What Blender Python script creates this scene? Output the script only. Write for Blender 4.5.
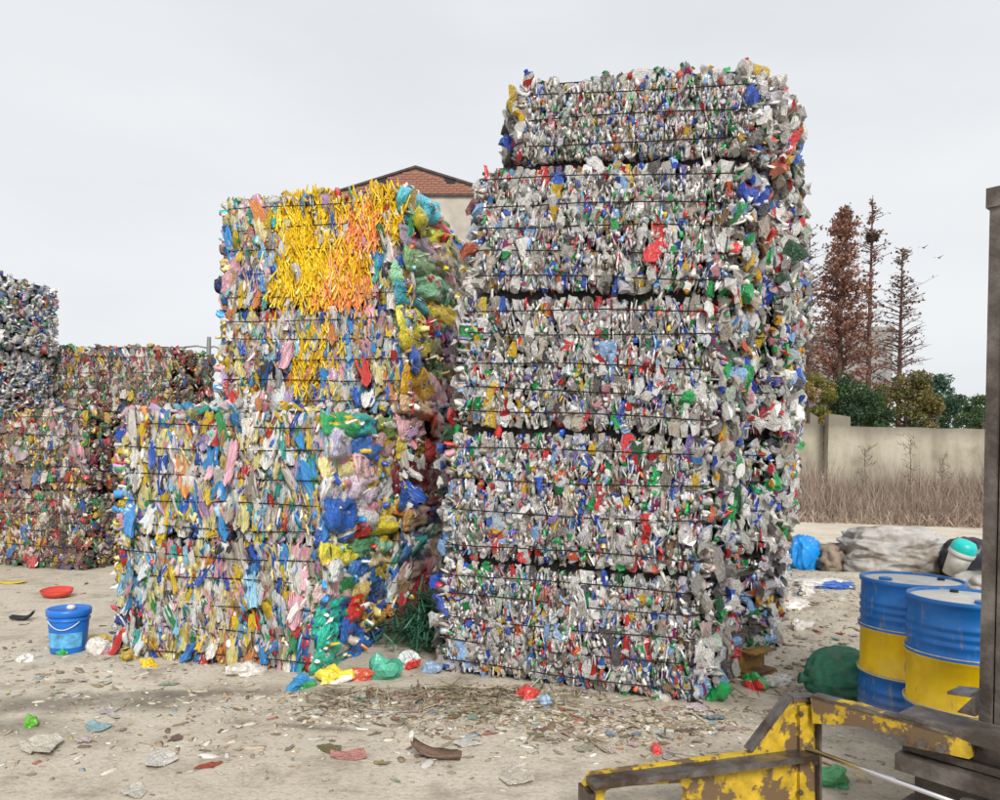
import bpy, bmesh, math, random
import numpy as np
from mathutils import Matrix, Vector, Euler
from mathutils.geometry import tessellate_polygon
from mathutils import noise as mnoise

for o in list(bpy.data.objects): bpy.data.objects.remove(o)
sc = bpy.context.scene
COL = sc.collection
rnd = random.Random(7)
rng = np.random.default_rng(11)
PI = math.pi

# ------------------------------------------------------------ camera, sky, sun
F_PX, HORIZ, ROLL, CAM_H = 770.0, 455.0, 0.022, 1.6      # level camera, picture cropped so that the eye line lies at row 455
cam = bpy.data.cameras.new('camera'); camo = bpy.data.objects.new('camera', cam); COL.objects.link(camo)
cam.sensor_width = 36; cam.sensor_fit = 'HORIZONTAL'; cam.lens = 36*F_PX/1000
cam.shift_y = (HORIZ-400)/1000; cam.clip_start = .05; cam.clip_end = 2000
camo.matrix_world = Matrix.Translation((0, 0, CAM_H)) @ Matrix.Rotation(PI/2, 4, 'X') @ Matrix.Rotation(ROLL, 4, 'Z')
sc.camera = camo

SUN_EL, SUN_AZ = math.radians(37), math.radians(168)      # azimuth from +Y clockwise: behind the camera, a little right
world = bpy.data.worlds.new('World'); sc.world = world; world.use_nodes = True
nt = world.node_tree; nt.nodes.clear()
def N(t, typ, **kw):
    n = t.nodes.new(typ)
    for k, v in kw.items(): setattr(n, k, v)
    return n
wo = N(nt, 'ShaderNodeOutputWorld'); bg = N(nt, 'ShaderNodeBackground'); sky = N(nt, 'ShaderNodeTexSky')
sky.sky_type = 'NISHITA'; sky.sun_disc = False; sky.sun_elevation = SUN_EL; sky.sun_rotation = SUN_AZ
sky.air_density = 1.0; sky.dust_density = 3.0
hs = N(nt, 'ShaderNodeHueSaturation'); hs.inputs['Saturation'].default_value = .35
nt.links.new(sky.outputs[0], hs.inputs['Color'])
tc = N(nt, 'ShaderNodeTexCoord'); mp = N(nt, 'ShaderNodeMapping'); mp.inputs['Scale'].default_value = (1, 1, 3.2)
nz = N(nt, 'ShaderNodeTexNoise'); nz.inputs['Scale'].default_value = 1.6; nz.inputs['Detail'].default_value = 5; nz.inputs['Roughness'].default_value = .5
nt.links.new(tc.outputs['Generated'], mp.inputs['Vector']); nt.links.new(mp.outputs[0], nz.inputs['Vector'])
cr = N(nt, 'ShaderNodeValToRGB')                                      # the cloud sheet, a little uneven
cr.color_ramp.elements[0].position = .3; cr.color_ramp.elements[0].color = (.73, .76, .795, 1)
cr.color_ramp.elements[1].position = .72; cr.color_ramp.elements[1].color = (.875, .89, .905, 1)
nt.links.new(nz.outputs['Fac'], cr.inputs['Fac'])
sc10 = N(nt, 'ShaderNodeVectorMath', operation='SCALE'); sc10.inputs['Scale'].default_value = 5.85
nt.links.new(cr.outputs['Color'], sc10.inputs[0])
mx = N(nt, 'ShaderNodeMixRGB'); mx.inputs['Fac'].default_value = .88
nt.links.new(hs.outputs['Color'], mx.inputs['Color1']); nt.links.new(sc10.outputs[0], mx.inputs['Color2'])
nt.links.new(mx.outputs['Color'], bg.inputs['Color']); bg.inputs['Strength'].default_value = .09
nt.links.new(bg.outputs[0], wo.inputs[0])
sun = bpy.data.lights.new('sun', 'SUN'); sun.energy = 1.5; sun.angle = math.radians(18); sun.color = (1, .965, .91)
suno = bpy.data.objects.new('sun', sun); COL.objects.link(suno)
sd = Vector((math.sin(SUN_AZ)*math.cos(SUN_EL), math.cos(SUN_AZ)*math.cos(SUN_EL), math.sin(SUN_EL)))
suno.rotation_euler = sd.to_track_quat('Z', 'Y').to_euler()
sc.view_settings.view_transform = 'Standard'; sc.view_settings.look = 'None'
sc.view_settings.exposure = 1.0; sc.view_settings.gamma = 1; sc.view_settings.use_curve_mapping = False
sc.render.engine = 'CYCLES'; sc.cycles.max_bounces = 4; sc.cycles.diffuse_bounces = 3; sc.cycles.glossy_bounces = 2
sc.cycles.transmission_bounces = 3; sc.cycles.transparent_max_bounces = 6

# ------------------------------------------------------------ pixels to places
def ray(px, py):
    u = (px-500)/F_PX; v = (HORIZ-py)/F_PX
    u0 = u*math.cos(ROLL)-v*math.sin(ROLL); v0 = u*math.sin(ROLL)+v*math.cos(ROLL)
    return (u0, 1.0, v0)
def gnd(px, py, z=0):
    x, y, zz = ray(px, py); t = (z-CAM_H)/zz
    return (x*t, y*t)
def at(px, py, Y):
    x, y, z = ray(px, py); t = Y/y
    return Vector((x*t, Y, CAM_H+z*t))
class Frame:
    """upright plane frame: ex along the face, ey away from the viewer"""
    def __init__(s, ox, oy, yaw):
        a = math.radians(yaw); s.yaw = a; s.o = (ox, oy); s.ex = (math.cos(a), -math.sin(a)); s.ey = (math.sin(a), math.cos(a))
    def xy(s, lx, ly): return (s.o[0]+s.ex[0]*lx+s.ey[0]*ly, s.o[1]+s.ex[1]*lx+s.ey[1]*ly)
    def hit(s, px, py, ly=0):
        d = ray(px, py); n = s.ey; q = s.xy(0, ly)
        t = (q[0]*n[0]+q[1]*n[1])/(d[0]*n[0]+d[1]*n[1])
        X, Y = d[0]*t-q[0], d[1]*t-q[1]
        return (X*s.ex[0]+Y*s.ex[1], CAM_H+d[2]*t)

# ------------------------------------------------------------ helpers
def lin(h):
    h = h.lstrip('#'); c = [int(h[i:i+2], 16)/255 for i in (0, 2, 4)]
    return tuple(((x+.055)/1.055)**2.4 if x > .04045 else x/12.92 for x in c)
def tag(o, label=None, cat=None, group=None, kind=None):
    if label: o['label'] = label
    if cat: o['category'] = cat
    if group: o['group'] = group
    if kind: o['kind'] = kind
    return o
def empty(name, loc=(0, 0, 0), rz=0, **kw):
    o = bpy.data.objects.new(name, None); COL.objects.link(o); o.location = loc; o.rotation_euler = (0, 0, rz)
    o.empty_display_size = .1
    return tag(o, **kw)
def mesh(name, v, f, mats=(), smooth=False, mi=None):
    me = bpy.data.meshes.new(name); me.from_pydata([tuple(x) for x in v], [], [tuple(x) for x in f]); me.update()
    for m in (mats if isinstance(mats, (list, tuple)) else [mats]): me.materials.append(m)
    if smooth: me.polygons.foreach_set('use_smooth', [True]*len(me.polygons))
    if mi is not None: me.polygons.foreach_set('material_index', list(mi))
    return me
def obj(name, me, parent=None, M=None, color=None):
    o = bpy.data.objects.new(name, me); COL.objects.link(o)
    if parent: o.parent = parent
    if M is not None: o.matrix_basis = M
    if color: o.color = (*color[:3], 1)
    return o
class MB:
    def __init__(s): s.v = []; s.f = []; s.mi = []
    def add(s, v, f, m=0):
        b = len(s.v); s.v += [tuple(x) for x in v]; s.f += [tuple(i+b for i in q) for q in f]; s.mi += [m]*len(f)
    def box(s, c, d, M=None, m=0, bev=0):
        x, y, z = (q/2 for q in d); v = [Vector((i*x, j*y, k*z)) for i in (-1, 1) for j in (-1, 1) for k in (-1, 1)]
        v = [(M @ p if M else p)+Vector(c) for p in v]
        s.add(v, [(0, 1, 3, 2), (4, 6, 7, 5), (0, 4, 5, 1), (2, 3, 7, 6), (0, 2, 6, 4), (1, 5, 7, 3)], m)
    def tube(s, pts, r, n=8, m=0, cap=True, flat=1.0):
        pts = [Vector(p) for p in pts]; rr = r if isinstance(r, (list, tuple)) else [r]*len(pts); b = len(s.v); ref = None
        for i, p in enumerate(pts):
            d = (pts[min(i+1, len(pts)-1)]-pts[max(i-1, 0)]).normalized()
            if ref is None: ref = Vector((0, 0, 1)) if abs(d.z) < .9 else Vector((1, 0, 0))
            a = d.cross(ref).normalized(); c = a.cross(d).normalized(); ref = c
            for k in range(n):
                t = 2*PI*k/n; s.v.append(tuple(p+a*math.cos(t)*rr[i]+c*math.sin(t)*rr[i]*flat))
        for i in range(len(pts)-1):
            for k in range(n):
                k2 = (k+1) % n; s.f.append((b+i*n+k, b+i*n+k2, b+(i+1)*n+k2, b+(i+1)*n+k)); s.mi.append(m)
        if cap:
            s.f.append(tuple(b+k for k in reversed(range(n)))); s.mi.append(m)
            s.f.append(tuple(b+(len(pts)-1)*n+k for k in range(n))); s.mi.append(m)
    def lathe(s, prof, n=32, m=0, c=(0, 0, 0), cap0=True, cap1=True):
        b = len(s.v)
        for r, z in prof:
            for k in range(n):
                t = 2*PI*k/n; s.v.append((c[0]+r*math.cos(t), c[1]+r*math.sin(t), c[2]+z))
        for i in range(len(prof)-1):
            for k in range(n):
                k2 = (k+1) % n; s.f.append((b+i*n+k, b+i*n+k2, b+(i+1)*n+k2, b+(i+1)*n+k)); s.mi.append(m)
        if cap0: s.f.append(tuple(b+k for k in reversed(range(n)))); s.mi.append(m)
        if cap1: s.f.append(tuple(b+(len(prof)-1)*n+k for k in range(n))); s.mi.append(m)
    def build(s, name, mats, parent=None, smooth=False, M=None, color=None):
        return obj(name, mesh(name, s.v, s.f, mats, smooth, s.mi), parent, M, color)
def poly_prism(outer, holes, t0, t1):
    """outer/holes: (s,z) points; thickness t0..t1 along local y. Returns verts, faces"""
    loops = [outer]+list(holes); flat = [p for l in loops for p in l]; n = len(flat)
    tris = tessellate_polygon([[Vector((p[0], p[1], 0)) for p in l] for l in loops])
    v = [(p[0], t0, p[1]) for p in flat]+[(p[0], t1, p[1]) for p in flat]
    f = [tuple(t) for t in tris]+[tuple(i+n for i in reversed(t)) for t in tris]; b = 0
    for l in loops:
        for i in range(len(l)):
            j = (i+1) % len(l); f.append((b+i, b+j, b+j+n, b+i+n))
        b += len(l)
    return v, f

# ------------------------------------------------------------ materials
def mat(name, rough=.6, spec=.5, metal=0, coat=0):
    m = bpy.data.materials.new(name); m.use_nodes = True; p = m.node_tree.nodes['Principled BSDF']
    p.inputs['Roughness'].default_value = rough; p.inputs['Specular IOR Level'].default_value = spec; p.inputs['Metallic'].default_value = metal
    p.inputs['Coat Weight'].default_value = coat
    return m, m.node_tree, p
def noise_node(t, scale, detail=4, rough=.55, coord='Object', vec_scale=None):
    c = N(t, 'ShaderNodeTexCoord'); n = N(t, 'ShaderNodeTexNoise')
    n.inputs['Scale'].default_value = scale; n.inputs['Detail'].default_value = detail; n.inputs['Roughness'].default_value = rough
    if vec_scale:
        mpn = N(t, 'ShaderNodeMapping'); mpn.inputs['Scale'].default_value = vec_scale
        t.links.new(c.outputs[coord], mpn.inputs['Vector']); t.links.new(mpn.outputs[0], n.inputs['Vector'])
    else: t.links.new(c.outputs[coord], n.inputs['Vector'])
    return n
def ramp(t, src, stops):
    r = N(t, 'ShaderNodeValToRGB'); e = r.color_ramp.elements
    while len(e) < len(stops): e.new(.5)
    for q, (pos, c) in zip(e, stops): q.position = pos; q.color = (*c[:3], 1)
    t.links.new(src, r.inputs['Fac']); return r
def mixc(t, fac, a, b, mode='MIX'):
    m = N(t, 'ShaderNodeMixRGB', blend_type=mode)
    for s, v in (('Fac', fac), ('Color1', a), ('Color2', b)):
        if hasattr(v, 'is_linked') or hasattr(v, 'links'): t.links.new(v, m.inputs[s])
        elif s == 'Fac': m.inputs[s].default_value = v
        else: m.inputs[s].default_value = (*v[:3], 1)
    return m.outputs['Color']
def bump(t, p, src, strength=.3, dist=.02):
    b = N(t, 'ShaderNodeBump'); b.inputs['Strength'].default_value = strength; b.inputs['Distance'].default_value = dist
    t.links.new(src, b.inputs['Height']); t.links.new(b.outputs[0], p.inputs['Normal'])
def simple(name, c, var=.25, scale=6, rough=.6, spec=.5, metal=0, dirt=None, dirt_amt=.35, bmp=0, coat=0, sharp=False):
    """colour with grain, plus optional dirt patches that have a shape of their own"""
    m, t, p = mat(name, rough, spec, metal, coat); n = noise_node(t, scale)
    r = ramp(t, n.outputs['Fac'], [(.3, tuple(x*(1-var) for x in c)), (.7, tuple(min(1, x*(1+var)) for x in c))]); out = r.outputs['Color']
    if dirt:
        n2 = noise_node(t, scale*.45, 7, .65); r2 = ramp(t, n2.outputs['Fac'], [(.5-dirt_amt*.5+.12, (0, 0, 0)), (.72-dirt_amt*.3 if not sharp else .66-dirt_amt*.5, (1, 1, 1))])
        out = mixc(t, r2.outputs['Color'], out, dirt)
    t.links.new(out, p.inputs['Base Color'])
    if bmp: bump(t, p, noise_node(t, scale*5, 4).outputs['Fac'], bmp)
    return m
# plastic that takes the piece's own colour
def piece_mat(name, mode, rough, spec, coat=0, crinkle=.8):
    m, t, p = mat(name, rough, spec, 0, coat)
    if mode == 'print':                                               # bag film, about half of it printed in a second colour
        oi = N(t, 'ShaderNodeObjectInfo'); w = N(t, 'ShaderNodeMath', operation='MULTIPLY'); w.inputs[1].default_value = 17.3; fr = N(t, 'ShaderNodeMath', operation='FRACT'); t.links.new(oi.outputs['Random'], w.inputs[0]); t.links.new(w.outputs[0], fr.inputs[0])
        pc = ramp(t, fr.outputs[0], [(i/8, lin(c)) for i, c in enumerate(['#f4f2ec', '#2f66c0', '#f6f4ee', '#d83a34', '#f0d23c', '#f4f2ee', '#3aa060', '#e8a0b0'])]); pc.color_ramp.interpolation = 'CONSTANT'
        pn = noise_node(t, 2.6, 2, .4); th = N(t, 'ShaderNodeMath', operation='MULTIPLY_ADD'); th.inputs[1].default_value = .16; t.links.new(oi.outputs['Random'], th.inputs[0]); t.links.new(pn.outputs['Fac'], th.inputs[2])
        pm = ramp(t, th.outputs[0], [(.655, (0, 0, 0)), (.675, (1, 1, 1))]); src = mixc(t, pm.outputs['Color'], oi.outputs['Color'], pc.outputs['Color'])
    elif mode == 'object': src = N(t, 'ShaderNodeObjectInfo').outputs['Color']
    elif mode == 'attr':
        a = N(t, 'ShaderNodeAttribute'); a.attribute_name = 'col'; src = a.outputs['Color']
    else:
        oi = N(t, 'ShaderNodeObjectInfo'); w = N(t, 'ShaderNodeMath', operation='MULTIPLY'); w.inputs[1].default_value = 13.7 if mode == 'label' else 29.3
        fr = N(t, 'ShaderNodeMath', operation='FRACT'); t.links.new(oi.outputs['Random'], w.inputs[0]); t.links.new(w.outputs[0], fr.inputs[0])
        cols = ['#c22b2b', '#2747a8', '#d9d9d6', '#e2b92e', '#1d8a4a', '#d8623a', '#b9b6b2', '#3f7fc4', '#c9c7c2', '#8d2f6a'] if mode == 'label' else ['#e6e6e4', '#2a4fb5', '#c93030', '#e8e6e0', '#2c9a57', '#e8e8e8', '#e3a52c', '#dfe3ea']
        r = ramp(t, fr.outputs[0], [(i/len(cols), lin(c)) for i, c in enumerate(cols)]); r.color_ramp.interpolation = 'CONSTANT'; src = r.outputs['Color']
    n = noise_node(t, 9 if mode != 'attr' else 22, 3)
    g = ramp(t, n.outputs['Fac'], [(.28, (.80, .785, .76)), (.55, (1.0, 1.0, 1.0))])           # dust and print on the film
    t.links.new(mixc(t, 1.0, src, g.outputs['Color'], 'MULTIPLY'), p.inputs['Base Color'])
    if crinkle:
        nb_ = noise_node(t, 4.5 if mode != 'attr' else 48, 5, .62, vec_scale=(1, 1, .55) if mode == 'print' else None)
        nb_.inputs['Distortion'].default_value = 1.2
        bump(t, p, nb_.outputs['Fac'], crinkle, (.075 if mode == 'print' else .085) if mode != 'attr' else .008)
    return m
M_BODY = piece_mat('plastic_piece', 'object', .15, .9, .4, .7)
M_LABEL = piece_mat('bottle_label', 'label', .45, .4)
M_CAP = piece_mat('bottle_cap_plastic', 'cap', .35, .5)
M_STUFF = piece_mat('packed_scrap', 'attr', .16, .9, .4, .7)
M_FILM = piece_mat('film_piece', 'print', .24, .7, .2, .75)
M_MATTE = piece_mat('matte_scrap', 'attr', .85, .2, 0, .4)
M_MATTEO = piece_mat('matte_piece', 'object', .8, .25)
M_CORE = simple('bale_core', (.022, .02, .019), .6, 34, .9)  # blackened so the gaps between pieces and bales look shaded
M_WIRE = simple('bale_wire', (.035, .03, .028), .4, 20, .55, .5, .6)

# ------------------------------------------------------------ piece shapes
def t_bottle(seed):
    r = random.Random(seed); n = 7; prof = [(.82, -.5), (1.02, -.45), (.92, -.2), (1.03, .02), (.98, .22), (.72, .36), (.34, .42), (.34, .5)]
    v = []; f = []; mi = []
    for i, (rad, z) in enumerate(prof):
        ox, oy = r.uniform(-.12, .12), r.uniform(-.12, .12); k = 1-.45*r.random() if 0 < i < 5 else 1
        for j in range(n):
            a = 2*PI*j/n+r.uniform(-.15, .15); q = rad*(1+r.uniform(-.3, .14))*.5
            v.append((ox+q*k*math.cos(a), oy+q*math.sin(a), z+r.uniform(-.035, .035)))
    for i in range(len(prof)-1):
        for j in range(n):
            j2 = (j+1) % n; f.append((i*n+j, i*n+j2, (i+1)*n+j2, (i+1)*n+j)); mi.append(1 if i in (2, 3) and seed % 3 else (2 if i >= 5 else 0))
    f.append(tuple(reversed(range(n)))); mi.append(0); f.append(tuple((len(prof)-1)*n+j for j in range(n))); mi.append(2)
    if seed % 3 == 2: mi = [0 if m == 1 and r.random() < .5 else m for m in mi]
    return mesh('crushed_bottle', v, f, [M_BODY, M_LABEL, M_CAP], False, mi)
def t_wad(seed, nr=7, n=8, ridge=.4, smooth=True, m=None):
    """folded film: a closed pouch with lengthwise folds"""
    r = random.Random(seed); v = []; f = []; ph = [r.uniform(.55, 1.15) for _ in range(n)]; ox = oy = 0
    for i in range(nr):
        z = -.5+i/(nr-1); rad = .78+.24*math.sin(PI*i/(nr-1)); ox += r.uniform(-.13, .13); oy += r.uniform(-.1, .1)
        for j in range(n):
            a = 2*PI*j/n+i*.12; q = .5*rad*ph[j]*(1+r.uniform(-ridge, ridge)*.55)*(.62 if j % 2 else 1.08)
            v.append((ox+q*math.cos(a), oy+q*math.sin(a), z+r.uniform(-.05, .05)))
    for i in range(nr-1):
        for j in range(n):
            j2 = (j+1) % n; f.append((i*n+j, i*n+j2, (i+1)*n+j2, (i+1)*n+j))
    f.append(tuple(reversed(range(n)))); f.append(tuple((nr-1)*n+j for j in range(n)))
    return mesh('folded_film', v, f, [m or M_FILM], smooth)
def t_pillow(seed, nu=15, nv=10, m=None):
    """flattened bag, its broad side towards -y, long along x"""
    r = random.Random(seed); v = []; f = []
    fold = [(r.uniform(-1, 1), r.uniform(-1, 1), r.uniform(0, PI), r.uniform(4, 13), r.uniform(.04, .11)) for _ in range(4)]
    for s in (-1, 1):
        for i in range(nu):
            for j in range(nv):
                x = -1+2*i/(nu-1); z = -1+2*j/(nv-1); e = max(0, 1-abs(x)**3.5)**.5*max(0, 1-abs(z)**3)**.5; d = .5*e
                for (cx, cz, a, k, am) in fold:
                    d += am*(1-2*abs(math.sin(.5*k*((x-cx)*math.cos(a)+(z-cz)*math.sin(a)))))*min(1, e*2)
                d += r.uniform(-.05, .05)*(e > .1)
                v.append((x*.5*(1-.10*z*z)+r.uniform(-.02, .02), s*max(.02, d), z*.5*(1-.14*x*x)+.05*math.sin(3*x+seed)+r.uniform(-.02, .02)))
    K = nu*nv
    for s in (0, 1):
        for i in range(nu-1):
            for j in range(nv-1):
                q = (s*K+i*nv+j, s*K+(i+1)*nv+j, s*K+(i+1)*nv+j+1, s*K+i*nv+j+1); f.append(q if s == 0 else q[::-1])
    rim = [i*nv for i in range(nu)]+[(nu-1)*nv+j for j in range(1, nv)]+[i*nv+nv-1 for i in range(nu-2, -1, -1)]+[j for j in range(nv-2, 0, -1)]
    for a, b in zip(rim, rim[1:]+rim[:1]): f.append((b, a, K+a, K+b))
    return mesh('folded_bag', v, f, [m or M_FILM], True)
def t_cap(seed):
    m = MB(); m.lathe([(.5, -.3), (.5, .22), (.4, .3)], 9); return mesh('bottle_cap', m.v, m.f, [M_BODY], False)
def t_strip(seed):
    """pleated strip of bag film, long along z"""
    r = random.Random(seed); n = 10; nr = 9; v = []; f = []; ox = oy = 0; ph = [(.5 if j % 2 else 1.1)*r.uniform(.7, 1.2) for j in range(n)]; tw = r.uniform(-.9, .9); wd = r.uniform(.5, 1)
    for i in range(nr):
        k = i/(nr-1); w = .72+.28*math.sin(PI*k*r.uniform(.8, 1.2))+r.uniform(-.14, .14); ox += r.uniform(-.11, .11); oy += r.uniform(-.06, .06)
        for j in range(n):
            a = 2*PI*j/n+tw*(k-.5)+r.uniform(-.1, .1); q = .5*w*ph[j]*(1+r.uniform(-.16, .16)); v.append((ox+q*math.cos(a), oy+q*math.sin(a), k-.5+r.uniform(-.03, .03)+(.06*math.sin(j*2.1+seed) if i in (0, nr-1) else 0)))
    for i in range(nr-1):
        for j in range(n):
            j2 = (j+1) % n; f.append((i*n+j, i*n+j2, (i+1)*n+j2, (i+1)*n+j))
    f.append(tuple(reversed(range(n)))); f.append(tuple((nr-1)*n+j for j in range(n)))
    return mesh('folded_film', v, f, [M_FILM], True)
STRIP = [t_strip(500+i) for i in range(16)]
def t_ribbon(seed):
    r = random.Random(seed); v = []; f = []; nr = 6; cu = r.uniform(-.5, .5); tw = r.uniform(-.5, .5)
    for i in range(nr):
        k = i/(nr-1)-.5; c, q = math.cos(tw*k), math.sin(tw*k); w = .5*(1-.35*abs(k)); x0 = cu*(k*k-.12)*2
        for a, b in ((-w, -.5), (w, -.5), (w, .5), (-w, .5)): v.append((x0+a*c, b+a*q*.8+.6*math.cos(k*3), k+r.uniform(-.02, .02)))
    for i in range(nr-1):
        for j in range(4): f.append((i*4+j, i*4+(j+1) % 4, i*4+4+(j+1) % 4, i*4+4+j))
    f += [(3, 2, 1, 0), (nr*4-4, nr*4-3, nr*4-2, nr*4-1)]
    return mesh('raffia_strand', v, f, [M_RAFFIA], True)
M_RAFFIA = piece_mat('raffia', 'object', .5, .4, 0, .0)
RIB = [t_ribbon(700+i) for i in range(8)]
BOT = [t_bottle(i) for i in range(16)]
WAD = [t_wad(100+i) for i in range(14)]
SHARP = [t_wad(200+i, 6, 7, .7, False, M_BODY) for i in range(10)]
PIL = [t_pillow(300+i) for i in range(12)]
CAP = t_cap(0)
# low templates for the scraps too small to pick apart: (verts, tris)
def low_tmpl(seed):
    r = np.random.default_rng(seed); n = 5
    a = np.arange(n)*2*np.pi/n
    rows = [(-.5, .42), (-.2, .55), (.2, .52), (.5, .40)]
    v = np.concatenate([np.stack([np.cos(a+i*.4)*q*r.uniform(.5, 1.2, n), np.sin(a+i*.4)*q*r.uniform(.5, 1.2, n), z+r.uniform(-.08, .08, n)], 1) for i, (z, q) in enumerate(rows)])
    f = []
    for i in range(3):
        for j in range(n):
            j2 = (j+1) % n; f += [(i*n+j, i*n+j2, (i+1)*n+j2), (i*n+j, (i+1)*n+j2, (i+1)*n+j)]
    f += [(0, 2, 1), (0, 3, 2), (0, 4, 3), (15, 16, 17), (15, 17, 18), (15, 18, 19)]
    return v, np.array(f)
LOW = [low_tmpl(i) for i in range(9)]
def blade_tmpl():
    v = np.array([(-.5, 0, 0), (.5, 0, 0), (-.42, .08, .4), (.42, .08, .4), (-.3, .3, .75), (.3, .3, .75), (0, .55, 1)])
    return v, np.array([(0, 1, 3), (0, 3, 2), (2, 3, 5), (2, 5, 4), (4, 5, 6)])
BLADE = blade_tmpl()
def leaf_tmpl():
    v = np.array([(0, 0, -.5), (.38, .08, -.1), (-.38, .08, -.05), (.25, -.06, .3), (-.28, -.04, .28), (0, .1, .5)])
    return v, np.array([(0, 1, 2), (1, 3, 2), (2, 3, 4), (3, 5, 4)])
LEAF = leaf_tmpl()
def merge_mesh(name, batches, material, smooth=False):
    """batches: (template, rot (N,3,3), pos (N,3), col (N,3)) -> one mesh with a colour per piece"""
    V = []; T = []; C = []; b = 0
    for (tv, tf), R, Pp, Cc in batches:
        if len(Pp) == 0: continue
        v = np.einsum('nij,kj->nki', R, tv)+Pp[:, None, :]; n, k = v.shape[:2]
        V.append(v.reshape(-1, 3)); T.append((tf[None]+(np.arange(n)*k)[:, None, None]).reshape(-1, 3)+b); b += n*k
        C.append(np.repeat(Cc, k, 0))
    V = np.concatenate(V); T = np.concatenate(T); C = np.concatenate(C); me = bpy.data.meshes.new(name)
    me.vertices.add(len(V)); me.vertices.foreach_set('co', V.astype(np.float32).ravel())
    me.loops.add(T.size); me.loops.foreach_set('vertex_index', T.astype(np.int32).ravel())
    me.polygons.add(len(T)); me.polygons.foreach_set('loop_start', np.arange(0, T.size, 3, dtype=np.int32))
    try: me.polygons.foreach_set('loop_total', np.full(len(T), 3, np.int32))
    except Exception: pass
    me.update(calc_edges=True)
    at_ = me.attributes.new('col', 'FLOAT_COLOR', 'POINT'); at_.data.foreach_set('color', np.concatenate([C, np.ones((len(C), 1))], 1).astype(np.float32).ravel())
    me.materials.append(material)
    if smooth: me.polygons.foreach_set('use_smooth', [True]*len(me.polygons))
    return me
def rotm(ax, ay, az, s):
    """(N,3,3) from column axes times scales s (N,3)"""
    return np.stack([ax*s[:, :1], ay*s[:, 1:2], az*s[:, 2:3]], 2)
def rand_rot(n):
    q = rng.normal(size=(n, 4)); q /= np.linalg.norm(q, axis=1, keepdims=True); w, x, y, z = q.T
    return np.stack([np.stack([1-2*(y*y+z*z), 2*(x*y-z*w), 2*(x*z+y*w)], 1), np.stack([2*(x*y+z*w), 1-2*(x*x+z*z), 2*(y*z-x*w)], 1), np.stack([2*(x*z-y*w), 2*(y*z+x*w), 1-2*(x*x+y*y)], 1)], 1)

# ------------------------------------------------------------ palettes
def pal(*pairs):
    cs = np.array([lin(c) for c, w in pairs]); w = np.array([w for c, w in pairs], float); return cs, w/w.sum()
P_BOTTLE = pal(('#d0ced9', 9), ('#d2cfc9', 17), ('#b2aea8', 19), ('#e4e2df', 14), ('#827d76', 11), ('#f8f7f5', 13), ('#c0b4a4', 9), ('#565250', 6), ('#b8c4cc', 4), ('#b4c4b4', 3), ('#d4b8b4', 3), ('#2f5fd0', 4.2), ('#8fbcf0', 4.4), ('#0fb058', 5),
               ('#1f5a38', 2.4), ('#e0363a', 3.2), ('#f07850', 1.4), ('#e4c040', 1.4), ('#c88a94', 2.2), ('#7c6aa8', 1.8), ('#8a6a4a', 2.4), ('#4a4a52', 3.5))
P_BAG = pal(('#fbf7f0', 22), ('#f4e79c', 12), ('#f4d028', 11), ('#3fa0f0', 8), ('#2a63d0', 5), ('#9ad6f4', 7), ('#f8bccb', 9), ('#dc3c36', 5), ('#36b8ae', 4), ('#3aa45c', 3), ('#c4bbac', 8), ('#c8a8d8', 4),
            ('#ea9448', 4), ('#bfa272', 5), ('#4a464e', 3), ('#e6edf2', 8))
P_BROWN = pal(('#8f7664', 14), ('#6f5a50', 16), ('#a89078', 12), ('#c84a48', 9), ('#8a3a44', 5), ('#e0bc4a', 9), ('#5f7a5a', 6), ('#3f9a62', 6), ('#4f78b4', 6), ('#e0d8cc', 14), ('#665458', 9), ('#c47f56', 3), ('#a8989c', 8))
P_WHITE = pal(('#f2f0ec', 44), ('#dadadc', 24), ('#b8c2d0', 10), ('#3f62a8', 7), ('#6f94bc', 8), ('#d0bcae', 7), ('#7a7678', 4), ('#b84a54', 2), ('#e8e6e2', 12))
P_YELLOW = pal(('#f8d010', 8), ('#fce040', 5), ('#e8b80c', 5), ('#c89a10', 2), ('#fbeea0', 1.5))
P_ORANGE = pal(('#ffa04c', 6), ('#ffb66c', 4), ('#f2824a', 3), ('#f2bcaa', 2))
P_CAP = pal(('#f4f4f2', 12), ('#e4e4e2', 6), ('#3a66c8', 3), ('#d83434', 3), ('#2fa45c', 2), ('#e8b83a', 1.5), ('#c8d4dc', 4))
def pick(p, n=None):
    if n is None: return tuple(p[0][rnd.choices(range(len(p[1])), p[1])[0]]*rnd.uniform(.8, 1.1))
    return p[0][rng.choice(len(p[1]), n, p=p[1])]*rng.uniform(.7, 1.15, (n, 1))

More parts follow.
